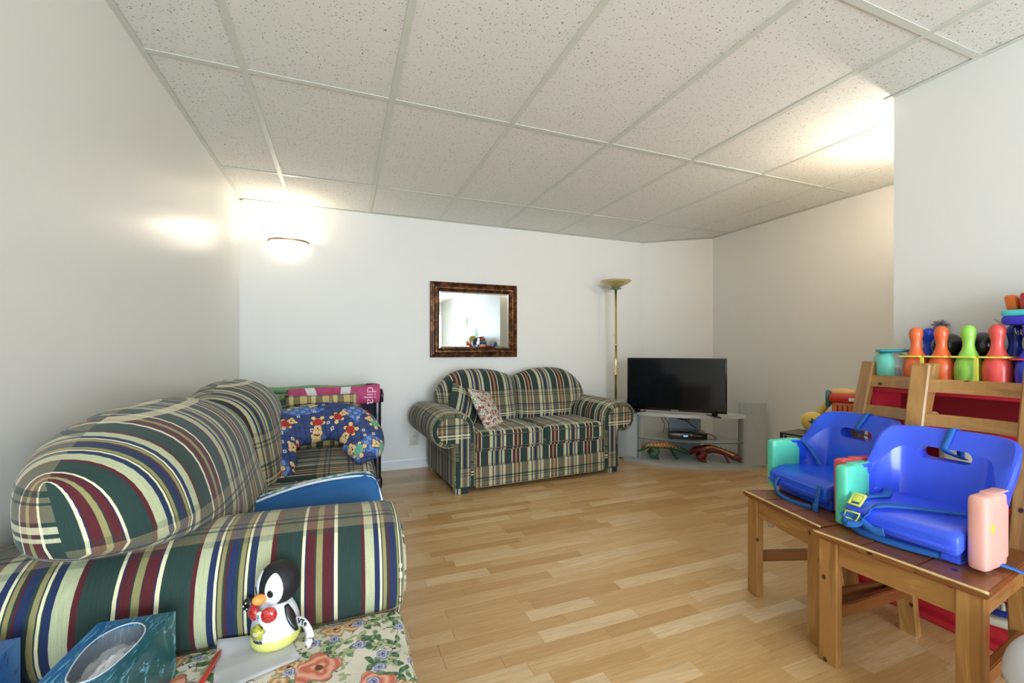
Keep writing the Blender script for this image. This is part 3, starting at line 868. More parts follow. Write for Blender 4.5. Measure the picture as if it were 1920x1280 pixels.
# penguin toy
pg = empty('toy_penguin', (-.126, 1.025, OZ + .002), R(-36), 'black and white plastic toy penguin with a red bow tie standing on the paper', 'toy')
M_WHITE = plain('toy_white_plastic', 'e8ebf2', .3, coat=.3); M_YEL = plain('toy_yellow_plastic', 'dfe07a', .35)
M_BLK = plain('toy_black_flock', '17161a', .6, bumpy=.6); M_BLKP = plain('toy_black_plastic', '141418', .25, coat=.4)
M_ORG = plain('toy_orange_plastic', 'f0a04a', .4); M_REDT = NT('toy_red_glitter', .2, coat=.6); vv_ = M_REDT.voro(M_REDT.objco(), 420.0, 1.0, dims='3D'); M_REDT.color(M_REDT.mix(M_REDT.step(vv_['Distance'], .22, .05), srgb('b8201c'), srgb('f2a8a0'))); M_REDT = M_REDT.m
bm = BM(); lathe(bm, [(0, 0), (.036, 0), (.044, .005), (.047, .014), (.046, .024), (.042, .026), (0, .027)], 32); obj('base', bm, M_YEL, pg)
bm = BM(); lathe(bm, [(.0435, .018), (.0455, .022), (.046, .032), (.044, .048), (.039, .064), (.032, .078), (.024, .09), (0, .095)], 32); obj('body', bm, M_WHITE, pg)
hd = empty('head', (0, 0, 0)); bpy.data.objects.remove(hd)
bm = BM(); ellips(bm, (.004, .004, .120), (.041, .040, .043), E3(0, 8, 0), 28, 18); head = obj('head', bm, M_BLK, pg)
def patch(name, c, r, e, mat, par, off=.0012, n=10, ctr=(0.004, 0.004, .120), R0=(.041, .040, .043)):
    """thin shell following the head ellipsoid round direction (az, el) in degrees"""
    bm = BM(); rows = []
    for i in range(n + 1):
        k = i/n; row = []
        for j in range(20):
            a = 2*PI*j/20
            az = R(c[0] + r[0]*k*math.cos(a)); el = R(c[1] + r[1]*k*math.sin(a))
            d = Vector((math.cos(el)*math.cos(az), math.cos(el)*math.sin(az), math.sin(el)))
            o_ = off * (1 - k**6) + .0002
            row.append((Vector((ctr[0] + d.x*(R0[0]+o_+e), ctr[1] + d.y*(R0[1]+o_+e), ctr[2] + d.z*(R0[2]+o_+e))), 0, 0))
        rows.append(row)
    grid(bm, rows, closeu=True); fixn(bm)
    return obj(name, bm, mat, par)
patch('face_patch', (-62, 4), (25, 44), 0, M_WHITE, head); patch('face_patch', (-134, 4), (25, 44), 0, M_WHITE, head)
patch('chin', (-98, -34), (46, 20), .0003, M_WHITE, head)
e_ = patch('eye', (-70, -4), (8, 10), .0016, M_BLKP, head, .0008); e_ = patch('eye', (-126, -4), (8, 10), .0016, M_BLKP, head, .0008)
bm = BM(); ellips(bm, (0, -.042, .108), (.012, .015, .010), E3(-10, 0, 0), 16, 10); bk = obj('beak', bm, M_ORG, head)
bm = BM(); ellips(bm, (0, -.047, .1030), (.0055, .009, .0035), E3(-10, 0, 0), 12, 8); obj('tongue', bm, M_RED, head)
for sx in (-1, 1):
    bm = BM(); ellips(bm, (sx*.0185, -.0375, .077), (.0155, .009, .0155), E3(0, sx*14, sx*22), 18, 10); obj('bow_tie_wing', bm, M_REDT, pg)
bm = BM(); lathe(bm, [(0, -.005), (.0085, -.005), (.0085, .001), (.007, .003), (0, .003)], 20, (0, -.040, .075), axis='y'); bt = obj('bow_tie_button', bm, M_WHITE, pg)
text('symbol', 'Z', .008, plain('dark_green_ink', '14352a', .5), pg, (0, -.0455, .075), E3(90, 0, 0))
# star button with digits
star = []
for i in range(10):
    a = R(90 + 36*i); r0 = .0165 if i % 2 == 0 else .0105; star.append((r0*math.cos(a), r0*math.sin(a) + .044))
bm = BM(); prism(bm, star, -.052, -.040, .003, 3, 'xz'); obj('star_button', bm, plain('star_green', 'b9b83a', .2, coat=.5), pg)
text('digits', '123', .0085, M_WHITE, pg, (0, -.0525, .044), E3(90, 0, 0))
bl = lambda c: Vector((.047*math.sin(c.x/.047), c.y, .047*(math.cos(c.x/.047)) - .047 + c.z))
text('lettering', 'vtech', .0095, plain('navy_ink', '1c2c66', .5), pg, (0, -.0474, .026), E3(90, 0, 0), bend=bl)
bm = BM(); ellips(bm, (-.047, -.020, .078), (.0145, .010, .0150), E3(0, 20, 0), 18, 12); obj('wing', bm, M_BLKP, pg)
for sx in (1,):
    bm = BM(); rows = []
    for i in range(9):
        k = i/8; w = .011*math.sin(PI*min(.98, k*.8 + .12)); cx = sx*(.031 + .026*k); cz = .082 - .048*k
        if sx < 0: cz = .08 - .018*k; cx = -(.030 + .022*k)
        rows.append([(Vector((cx + .004*math.cos(b), -.006 - (.016*k if sx < 0 else 0) + w*math.sin(b), cz + (.002*math.cos(b)))), 0, 0) for b in [2*PI*q/12 for q in range(12)]])
    V = grid(bm, rows, closeu=True); bm.faces.new(V[0]); bm.faces.new(V[-1]); bmesh.ops.recalc_face_normals(bm, faces=bm.faces)
    wg = obj('wing', bm, M_BLKP, pg)
for q_, (xx, zz) in enumerate(((-.047, .086), (-.053, .079), (-.044, .075), (-.049, .070))):
    bm = BM(); ellips(bm, (xx, -.0292, zz), (.0018, .0014, .0018), None, 8, 6); obj('dot', bm, M_WHITE, pg)
# white tag with lettering at the penguin's back
bm = BM(); ribbon(bm, [(.044, 0, .045), (.062, .0, .05), (.080, -.006, .047), (.092, -.01, .03), (.086, -.012, .012)], .016, (0, .2, 1)); tg = obj('tag', bm, M_PAPER, pg)
text('tag_lettering', 'VTe', .015, plain('black_ink', '1a1a1e', .5), pg, (.070, -.0065, .052), E3(80, 0, -8))

# tissue boxes
def streak_mat(name, c1, c2, c3, axis=0, k=1.0):
    n = NT(name, .35, coat=.3); x, y, z = n.sep(n.objco())
    q = n.comb(n.math('MULTIPLY', x, 8.0 if axis else 340.0*k), n.math('MULTIPLY', y, 150.0*k if axis == 1 else 26.0), n.math('MULTIPLY', z, 30.0))
    v = n.noise(q, 1.0, 4.0, .65, 1.0)
    m = n.mix(n.math('MULTIPLY_ADD', x, 8.0, .5, clamp=True), srgb(c1), srgb(c2))
    n.color(n.mix(n.step(v, .42, .05), n.mix(n.step(v, .58, .06), m, n.mix(.2, m, srgb('0c3f5c'))), srgb(c3))); return n.m
M_TB1 = streak_mat('teal_streak_card', '2468ae', '0c5c5a', '6fb4cc', 0); M_TB2 = streak_mat('blue_streak_card', '1d4d9c', '2a6fb8', '123a7a', 0)
def tissue_box(loc, rz, label, mat, L=.20, W=.115, H=.115, tall=True):
    t = empty('tissue_box', loc, rz, label, 'tissue box')
    nx, ny = 40, 1
    ov = [(0.036*math.cos(a)*(1 + .08*math.sin(3*a)), .078*math.sin(a)*(1 + .06*math.cos(2*a))) for a in [2*PI*i/40 for i in range(40)]]
    def rim(a, w, h):
        c, s_ = math.cos(a), math.sin(a); k = min(w/2/abs(c) if abs(c) > 1e-6 else 9, h/2/abs(s_) if abs(s_) > 1e-6 else 9); return (k*c, k*s_)
    bm = BM(); A = sorted([2*PI*i/40 for i in range(40)] + [math.atan2(sy*L/2, sx*W/2) % (2*PI) for sx in (-1, 1) for sy in (-1, 1)])
    rows = []
    for z, f in ((0, 0), (H, 0), (H, 1), (H - .004, 1)):
        row = []
        for a in A:
            o_ = rim(a, W, L)
            i_ = (0.036*math.cos(a)*(1 + .08*math.sin(3*a)), .078*math.sin(a)*(1 + .06*math.cos(2*a)))
            p = i_ if f else o_; row.append((Vector((p[0], p[1], z)), p[0], p[1]))
        rows.append(row)
    V = grid(bm, rows, closeu=True); bm.faces.new(V[0]); bmesh.ops.recalc_face_normals(bm, faces=bm.faces)
    obj('carton', bm, mat, t, smooth=False)
    # plastic film funnel round the opening, with the tissue inside
    film = NT('clear_film', .12); film.color(srgb('cfd8dc')); film.b.inputs['Transmission Weight'].default_value = .55; film.b.inputs['Alpha'].default_value = .45
    bm = BM(); rows = []
    for k, (s_, dz) in enumerate(((1.02, -.001), (.93, -.006), (.8, -.016), (.6, -.024), (.3, -.026), (.05, -.02))):
        rows.append([(Vector((p[0]*s_, p[1]*s_, H + dz + .006*noise.noise(Vector((p[0]*60, p[1]*60, k*.7))))), 0, 0) for p in ov])
    grid(bm, rows, closeu=True); obj('plastic_film', bm, film.m, t)
    bm = BM(); rows = []
    for k in range(9):
        s_ = k/8
        rows.append([(Vector((p[0]*s_*.98, p[1]*s_*.98, H - .034 + .018*(1 - s_) + .012*noise.noise(Vector((p[0]*90*s_, p[1]*50*s_, 3.3))))), 0, 0) for p in ov])
    grid(bm, rows, closeu=True); fixn(bm); obj('tissue', bm, plain('tissue_paper', 'e9edf2', .9), t)
    bm = BM(); tube(bm, [(p[0]*1.01, p[1]*1.01, H + .0008) for p in ov], .0012, 6, closed=True); obj('opening_rim', bm, plain('silver_card_edge', 'c9d4da', .4), t)
    return t
tissue_box((-.355, .905, OZ), R(-4), 'teal and blue tissue box with an open oval slot beside the red pen', M_TB1, L=.19, W=.118)
tissue_box((-.572, .90, OZ), R(2), 'dark blue tissue box cut off by the left edge of the photo', M_TB2, L=.2, W=.13)

# ------------------------------------------------------------------ playard behind the sofa
M_BLACKPL = plain('black_moulded_plastic', '0f1016', .3, coat=.2); M_NAVYF = plain('navy_fabric', '121528', .8, bumpy=.4)
gp = NT('green_print_fabric', .8); q_ = gp.objco(); c_ = gp.mix(gp.noise(q_, 5.0, 1.0), srgb('5f8f73'), srgb('8fae82'))
v_ = gp.voro(q_, 17.0, 1.0, dims='3D'); cc_ = gp.sep(v_['Color']); c_ = gp.mix(gp.math('MULTIPLY', gp.step(v_['Distance'], .22, .04), gp.step(cc_[0], .6, .01)), c_, gp.mix(gp.step(cc_[1], .5, .01), srgb('c9a04a'), srgb('3f5f94')))
v_ = gp.voro(q_, 60.0, 1.0, dims='3D'); c_ = gp.mix(gp.math('MULTIPLY', gp.step(v_['Distance'], .2, .05), .7), c_, srgb('d9d8b0')); gp.color(c_); gp.bump(gp.noise(q_, 40.0, 3.0), .4, .004); M_GPRINT = gp.m
pl = empty('playard', (-.215, 3.61, 0), 0, 'folding baby playard with green print rails behind the sofa', 'playard')
hx, hy, zt = .475, .285, .745
for sy in (-1, 1):
    bm = BM(); tube(bm, spline([(-hx + .07, sy*hy, zt), (-hx/2, sy*hy, zt - .012), (0, sy*hy, zt - (.02 if sy < 0 else .0)), (hx/2, sy*hy, zt - .012), (hx - .07, sy*hy, zt)], 5), .026, 12); obj('top_rail', bm, M_GPRINT, pl)
    bm = BM(); softbox(bm, (0, sy*(hy - .004), .63), (2*hx - .08, .018, .16), .008, n=8); obj('side_band', bm, M_GPRINT, pl)
    bm = BM(); softbox(bm, (0, sy*(hy - .006), .31), (2*hx - .08, .010, .48), .004, n=6); obj('side_panel', bm, plain('purple_fabric', '4a1d4e', .85), pl)
    bm = BM(); box(bm, (0, sy*(hy + .006), .675), (2*hx - .12, .006, .006), .002); obj('trim_cord', bm, plain('pale_cord', 'c9d8c4', .6), pl)
for sx in (-1, 1):
    bm = BM(); tube(bm, [(sx*hx, -hy + .06, zt), (sx*hx, hy - .06, zt)], .026, 12); obj('top_rail', bm, M_GPRINT, pl)
    bm = BM(); softbox(bm, (sx*(hx - .004), 0, .40), (.014, 2*hy - .06, .66), .006, n=6); obj('end_panel', bm, M_NAVYF, pl)
    for sy in (-1, 1):
        bm = BM(); softbox(bm, (sx*(hx - .012), sy*(hy - .012), .385), (.055, .055, .66), .02, n=6); obj('post', bm, M_BLACKPL, pl)
        bm = BM(); lathe(bm, [(0, -.065), (.025, -.06), (.042, -.035), (.05, 0), (.05, .018), (.046, .026), (0, .03)], 20, (sx*(hx - .02), sy*(hy - .02), zt)); cp = obj('corner_cap', bm, M_BLACKPL, pl)
        bm = BM(); box(bm, (sx*(hx + .022), sy*(hy - .02), zt - .035), (.02, .05, .075), .008); obj('latch', bm, M_BLACKPL, cp)
        bm = BM(); box(bm, (sx*(hx + .0335), sy*(hy - .02), zt - .03), (.003, .03, .007), .001); obj('latch_mark', bm, M_WHITE, cp)
        bm = BM(); lathe(bm, [(0, -.018), (.03, -.018), (.035, -.012), (.035, .012), (.03, .018), (0, .018)], 20, (sx*(hx - .005), sy*(hy - .03), .036), axis='x'); obj('foot_wheel', bm, M_BLACKPL, pl)
        bm = BM(); softbox(bm, (sx*(hx - .012), sy*(hy - .012), .085), (.07, .07, .09), .02, n=6); obj('foot', bm, M_BLACKPL, pl)
bm = BM(); softbox(bm, (-.02, .03, .60), (.78, .42, .20), .05, crown=.02, n=8); obj('changing_pad', bm, M_GPRINT, pl)
# navy corner fabric visible beside the post
bm = BM(); softbox(bm, (hx - .085, -hy - .006, .40), (.11, .01, .60), .004, n=4); obj('corner_sleeve', bm, M_NAVYF, pl)
# pink towel rolled over the near rail
tw = NT('pink_towel_terry', .95, spec=.1); u_, v2_, _ = tw.sep(tw.uv())
c_ = tw.mix(tw.noise(tw.uv(), 30.0, 3.0), srgb('b03a66'), srgb('cb6690'))
st1 = tw.step(tw.math('ABSOLUTE', tw.math('SUBTRACT', tw.math('ADD', u_, tw.math('MULTIPLY', v2_, -.55)), .145)), .028, .003)
st2 = tw.step(tw.math('ABSOLUTE', tw.math('SUBTRACT', tw.math('ADD', u_, tw.math('MULTIPLY', v2_, .10)), .335)), .030, .003)
c_ = tw.mix(tw.math('MAXIMUM', st1, st2), c_, srgb('e6e2e4')); tw.color(c_); tw.bump(tw.noise(tw.uv(), 500.0, 3.0), .5, .002)
bm = BM(); rows = []
for i in range(29):
    k = i/28; row = []
    cx = -.33 + .59*k; cz = .722 + .02*k + .004*math.sin(7*k)
    for j in range(20):
        a = 2*PI*j/20; rr = 1 + .06*noise.noise(Vector((k*5, math.cos(a), math.sin(a))))
        dy, dz = math.cos(a)*.050*rr, math.sin(a)*.066*rr
        row.append((Vector((cx, 3.292 + dy, cz + dz)), .55*k, .10*(j/20)*2 - .1))
    rows.append(row)
V = grid(bm, rows, closeu=True); bm.faces.new(V[0]); bm.faces.new(V[-1])
# spiral of the rolled layers at each end
bmesh.ops.recalc_face_normals(bm, faces=bm.faces)
tl = tag(obj('rolled_towel', bm, tw.m, None), 'rolled pink towel with white stripes lying on the playard rail', 'towel')
bm = BM()
for x_, zc in ((-.332, .724), (.262, .743)):
    tube(bm, [(x_, 3.292 + (.006 + .0012*i)*math.cos(i*.5), zc + (.007 + .0013*i)*math.sin(i*.5)) for i in range(30)], .0035, 5)
obj('rolled_edge', bm, plain('pink_towel_edge', 'c8447a', .9), tl)
text('lettering', 'dija', .092, plain('pale_pink_ink', 'efb9cf', .8), tl, (.200, 3.2395, .735), E3(90, 90, 0), ext=.003)

# ------------------------------------------------------------------ mirror
mi = empty('wall_mirror', (1.18, YB, 1.335), 0, 'rectangular wall mirror in a dark bronze moulded frame above the loveseat', 'mirror')
fm = NT('bronze_frame', .35, metal=.55); q_ = fm.objco(); fm.color(fm.ramp(fm.noise(q_, 22.0, 4.0, .7), [(.3, srgb('2a160d')), (.5, srgb('4d2c17')), (.62, srgb('8a5a30')), (.72, srgb('3a2113'))])[0]); fm.bump(fm.noise(q_, 60.0, 3.0), .4, .002)
W2, H2 = .425, .347
prof = [(0, 0), (0, .020), (.006, .028), (.016, .030), (.024, .022), (.034, .024), (.048, .034), (.060, .034), (.068, .024), (.078, .018), (.085, .012), (.085, .004), (.085, 0)]
fr = None
bm = BM(); rows = []
for ins, dep in prof:
    rows.append([(Vector((sx*(W2 - ins), -dep, sz*(H2 - ins))), 0, 0) for sx, sz in ((-1, -1), (1, -1), (1, 1), (-1, 1))])
grid(bm, rows, closeu=True, closev=True); bmesh.ops.recalc_face_normals(bm, faces=bm.faces)
obj('frame', bm, fm.m, mi, smooth=False)
mg = NT('silvered_glass', .015, metal=1.0); mg.color((.80, .87, .90, 1))
bm = BM(); w, h = W2 - .083, H2 - .083; bv = .016
vs = {}
for k, (iw_, dep) in enumerate(((0, .010), (bv, .013))):
    vs[k] = [bm.verts.new((sx*(w - iw_), -dep, sz*(h - iw_))) for sx, sz in ((-1, -1), (1, -1), (1, 1), (-1, 1))]
bm.faces.new(vs[1])
for i in range(4): bm.faces.new([vs[0][i], vs[0][(i+1) % 4], vs[1][(i+1) % 4], vs[1][i]])
bk_ = [bm.verts.new((v.co.x, -.004, v.co.z)) for v in vs[0]]; bm.faces.new(bk_[::-1])
for i in range(4): bm.faces.new([bk_[i], bk_[(i+1) % 4], vs[0][(i+1) % 4], vs[0][i]])
bmesh.ops.recalc_face_normals(bm, faces=bm.faces)
obj('mirror_glass', bm, mg.m, mi, smooth=False)

# ------------------------------------------------------------------ wall sconces
shade = NT('frosted_lit_glass', .4); shade.color(srgb('fff4df')); shade.b.inputs['Emission Color'].default_value = (1, .90, .74, 1); shade.b.inputs['Emission Strength'].default_value = 5.0
M_SHADE = shade.m; M_BRZ = plain('brushed_brown_metal', '9c8560', .4, metal=.6)
def sconce(loc, rz, label, power):
    t = empty('wall_sconce', loc, rz, label, 'wall lamp')
    pr = [(0.0, -.115), (.03, -.112), (.065, -.098), (.10, -.070), (.125, -.035), (.14, 0)]
    # half bowl against the wall
    bm = BM(); rows = []
    for r_, z in pr: rows.append([(Vector((r_*math.cos(a), -r_*.78*math.sin(a), z)), 0, 0) for a in [PI*i/24 for i in range(25)]])
    for r_, z in pr[::-1]: r_ = max(0, r_ - .004); rows.append([(Vector((r_*math.cos(a), -r_*.78*math.sin(a), z + .003)), 0, 0) for a in [PI*i/24 for i in range(25)]])
    grid(bm, rows); fixn(bm); obj('glass_bowl', bm, M_SHADE, t)
    bm = BM(); rows = []
    for i in range(25):
        a = PI*i/24; d = Vector((math.cos(a), -.78*math.sin(a), 0))
        rows.append([(d*.138 + Vector((0, 0, -.006)), 0, 0), (d*.150 + Vector((0, 0, -.006)), 0, 0), (d*.152 + Vector((0, 0, .008)), 0, 0), (d*.138 + Vector((0, 0, .008)), 0, 0)])
    V = grid(bm, rows, closeu=True); bm.faces.new(V[0]); bm.faces.new(V[-1]); bmesh.ops.recalc_face_normals(bm, faces=bm.faces); obj('metal_rim', bm, M_BRZ, t, smooth=False)
    bm = BM(); box(bm, (0, -.006, -.05), (.08, .012, .09), .003); obj('wall_plate', bm, M_BRZ, t)
    bm = BM(); ellips(bm, (0, -.05, -.02), (.022, .022, .03), None, 14, 10); obj('bulb', bm, M_SHADE, t)
    l = point('sconce_bulb_light', (0, -.055, .03), power, (1, .86, .68), .03); l.parent = t
    return t
sconce((-.395, YB, 1.935), 0, 'lit half-bowl wall sconce on the back wall near the left corner', 3.8)
sconce((2.86, YC, 1.935), PI, 'half-bowl wall sconce hidden round the wall corner at right', 20)
sconce((XN, -1.15, 1.935), R(-90), 'added half-bowl fill lamp, unseen on the near wall behind the camera', 9)  # extra unseen lamp, added to brighten the left wall and ceiling

# ------------------------------------------------------------------ torchiere floor lamp
M_BRASS = plain('polished_brass', 'e2d698', .16, metal=1.0); M_DKGLASS = plain('smoked_brass', '3a2a18', .25, metal=.7)
lp = empty('floor_lamp', (2.59, 3.72, 0), 0, 'tall brass torchiere floor lamp standing behind the loveseat', 'floor lamp')
bm = BM(); lathe(bm, [(0, 0), (.13, 0), (.135, .008), (.12, .02), (.03, .032), (.016, .05), (0, .05)], 32); obj('base', bm, M_BRASS, lp)
bm = BM(); lathe(bm, [(.0, .03), (.0125, .03), (.0125, .80), (.0145, .803), (.0145, .812), (.0125, .815), (.0125, 1.10), (.015, 1.103), (.015, 1.113), (.0125, 1.116), (.0125, 1.675), (0, 1.68)], 16); obj('pole', bm, M_BRASS, lp)
bm = BM(); tube(bm, [(-.013, -.01, 1.20), (-.03, -.014, 1.20), (-.034, -.014, 1.21)], .003, 6); obj('switch', bm, M_BRASS, lp)
bm = BM(); lathe(bm, [(0, 1.665), (.05, 1.668), (.058, 1.674), (.056, 1.68), (.02, 1.684), (0, 1.684)], 28); obj('collar', bm, plain('green_glass', '4f7a5e', .2), lp)
bm = BM(); lathe(bm, [(.008, 1.68), (.006, 1.70), (.02, 1.712), (.06, 1.728), (.10, 1.746), (.101, 1.749), (.06, 1.735), (.0, 1.72)], 28); obj('inner_dish', bm, M_DKGLASS, lp)
ag = NT('amber_glass', .1); ag.color(srgb('e6d08c')); ag.b.inputs['Transmission Weight'].default_value = .5; ag.b.inputs['Alpha'].default_value = .8
bm = BM(); pr = [(.02, 1.684), (.06, 1.694), (.10, 1.712), (.135, 1.730), (.158, 1.752), (.156, 1.753), (.132, 1.734), (.098, 1.716), (.06, 1.698), (.02, 1.688)]
lathe(bm, pr, 32); obj('glass_bowl', bm, ag.m, lp)

# ------------------------------------------------------------------ wall outlet
ol = empty('wall_outlet', (.613, YB, .258), 0, 'beige wall outlet plate between the playard and the loveseat', 'outlet')
M_PLATE = plain('beige_plate', 'd8d3c6', .4)
bm = BM(); box(bm, (0, -.003, 0), (.076, .006, .116), .002); obj('cover_plate', bm, M_PLATE, ol)
for z in (-.022, .022):
    bm = BM(); box(bm, (0, -.0065, z), (.033, .003, .028), .001); r_ = obj('receptacle', bm, plain('beige_socket', 'cbc6b8', .4), ol)
bm = BM(); lathe(bm, [(0, -.0085), (.003, -.008), (.003, -.005)], 10, axis='y'); obj('screw', bm, M_PLATE, ol)

# ------------------------------------------------------------------ TV stand, TV, box, cables, toy dinosaurs
SR = R(-35.9); SO = (3.02, 3.17, 0)
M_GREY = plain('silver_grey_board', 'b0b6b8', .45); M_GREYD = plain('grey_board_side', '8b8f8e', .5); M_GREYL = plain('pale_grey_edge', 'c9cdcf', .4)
ts = empty('tv_stand', SO, SR, 'silver grey corner TV stand with curved front and glass shelf', 'tv stand')
def arcpoly(hw, y_end, sag, yback, hwb, n=16):
    P = [(-hw + 2*hw*i/n, y_end - sag*(1 - ((-1 + 2*i/n))**2)) for i in range(n + 1)]
    return P + [(hwb, yback), (-hwb, yback)]
bm = BM(); prism(bm, arcpoly(.60, -.03, .175, .40, .30), .0, .03, .003); obj('base_board', bm, M_GREY, ts, smooth=False)
bm = BM(); prism(bm, arcpoly(.47, -.02, .13, .40, .22), .44, .47, .003); obj('top_board', bm, M_GREYL, ts, smooth=False)
gl2 = NT('shelf_glass', .05); gl2.color(srgb('cfe0dc')); gl2.b.inputs['Alpha'].default_value = .35; gl2.b.inputs['Specular IOR Level'].default_value = .8
gl2e = plain('glass_edge_green', '35504a', .15, coat=.5)
bm = BM(); prism(bm, arcpoly(.455, -.02, .13, .33, .22), .218, .224); sh = obj('glass_shelf', bm, gl2.m, ts, smooth=False)
P_ = arcpoly(.455, -.02, .13, .33, .22)[:17]
bm = BM(); tube(bm, [(a, b - .0005, .221) for a, b in P_], .0034, 6); obj('glass_edge', bm, gl2e, sh)
for sx in (-1, 1):
    bm = BM(); box(bm, (sx*.448, .06, .235), (.018, .11, .41), .002); obj('side_post', bm, M_GREYD, ts, smooth=False)
    bm = BM(); n = 10; rows = []
    for zz in (0.015, .575):
        rows.append([(Vector((sx*(.435 + .215*k/n), .035 - .02*math.sin(PI*k/n) , zz)), 0, 0) for k in range(n + 1)] + [(Vector((sx*(.435 + .215*(1 - k/n)), .060 - .02*math.sin(PI*(1 - k/n)), zz)), 0, 0) for k in range(n + 1)])
    V = grid(bm, rows, closeu=True); bm.faces.new(V[0]); bm.faces.new(V[1]); bmesh.ops.recalc_face_normals(bm, faces=bm.faces)
    obj('side_panel', bm, M_GREY, ts, smooth=False)
bm = BM(); box(bm, (0, .34, .235), (.30, .016, .41), .002); obj('back_panel', bm, plain('pale_blue_board', 'b9c6dc', .5), ts, smooth=False)
for (xx, zz) in ((-.11, .33), (.11, .33), (.11, .14)):
    bm = BM(); lathe(bm, [(0, .330), (.004, .331), (.004, .334)], 8, (xx, 0, zz), axis='y'); obj('cam_screw', bm, M_GREYD, ts)

TV = empty('television', (2.824, 3.145, .47), R(-47.9), 'black flat-screen television on the corner stand', 'television')
M_TVB = plain('gloss_black_plastic', '08090c', .12, coat=.5)
bm = BM(); box(bm, (0, .02, .27), (.855, .028, .485), .005); obj('housing', bm, M_TVB, TV)
bm = BM(); box(bm, (0, .045, .25), (.5, .035, .3), .01); obj('rear_bulge', bm, M_TVB, TV)
scr = NT('dark_screen', .09, spec=.3); scr.color((.004, .005, .008, 1))
bm = BM(); box(bm, (0, .0055, .276), (.833, .003, .455)); obj('screen', bm, scr.m, TV, smooth=False)
text('lettering', 'SAMSUNG', .014, plain('silver_ink', 'd4d8dc', .4), TV, (0, .0045, .036), E3(90, 0, 0))
for sx in (-1, 1):
    bm = BM(); beam(bm, (sx*.33, .02, .04), (sx*.33, .02, .008), .05, .02, .003); beam(bm, (sx*.33 - sx*.06, .09, .006), (sx*.33 + sx*.045, -.085, .006), .022, .012, .003, up=(0, 0, 1)); obj('foot', bm, M_TVB, TV)

cb = empty('cable_box', (3.02, 3.17, .224), SR, 'black digital cable box on the glass shelf of the stand', 'electronics')
cb.location = Vector(SO) + Matrix.Rotation(SR, 3, 'Z') @ Vector((-.02, .08, .2245))
bm = BM(); box(bm, (0, 0, .035), (.335, .24, .055), .004); obj('case', bm, M_TVB, cb)
bm = BM(); box(bm, (0, -.1215, .035), (.325, .003, .040), .001); obj('front_panel', bm, plain('satin_black', '101216', .2, coat=.5), cb)
dsp = NT('blue_led_digits', .3); dsp.color(srgb('9fe8ff')); dsp.b.inputs['Emission Color'].default_value = (.45, .85, 1, 1); dsp.b.inputs['Emission Strength'].default_value = 2.5
text('display_digits', '12:19', .018, dsp.m, cb, (-.02, -.1235, .036), E3(90, 0, 0), ext=.0004)
bm = BM(); box(bm, (-.10, -.1235, .046), (.07, .001, .004)); box(bm, (.09, -.1235, .042), (.05, .001, .003)); obj('silver_line', bm, plain('silver_ink', 'd4d8dc', .4), cb, smooth=False)
for x in (-.13, .13):
    for yy in (-.09, .09):
        bm = BM(); lathe(bm, [(0, 0), (.01, 0), (.01, .008), (0, .008)], 10, (x, yy, 0)); obj('rubber_foot', bm, M_BLACKPL, cb)
M_CABLE = plain('black_cable', '15161a', .5)
def cable(name, pts, r, label):
    bm = BM(); tube(bm, spline([Vector(SO) + Matrix.Rotation(SR, 3, 'Z') @ Vector(p) for p in pts], 8), r, 6); tag(obj(name, bm, M_CABLE), label, 'cable')
cable('power_cable', [(.02, .30, .438), (-.05, .28, .40), (-.09, .27, .385), (-.03, .27, .365), (.04, .27, .375), (.04, .28, .41), (-.04, .28, .415), (-.08, .275, .39), (0, .26, .36), (.05, .24, .32), (.10, .22, .29)], .0035, 'looped black cable hanging behind the cable box')
cable('power_cable', [(-.22, .25, .438), (-.225, .25, .38), (-.20, .25, .32), (-.205, .25, .26), (-.22, .24, .232)], .003, 'left of the two thin black cables hanging through the stand')
cable('power_cable', [(-.20, .25, .438), (-.20, .25, .39), (-.165, .25, .33), (-.16, .25, .27), (-.175, .24, .232)], .003, 'right of the two thin black cables hanging through the stand')
cable('power_cable', [(.15, .15, .26), (.20, .10, .262), (.24, .06, .232), (.21, .02, .229), (.17, .04, .229)], .003, 'black cable curling at the right side of the cable box')

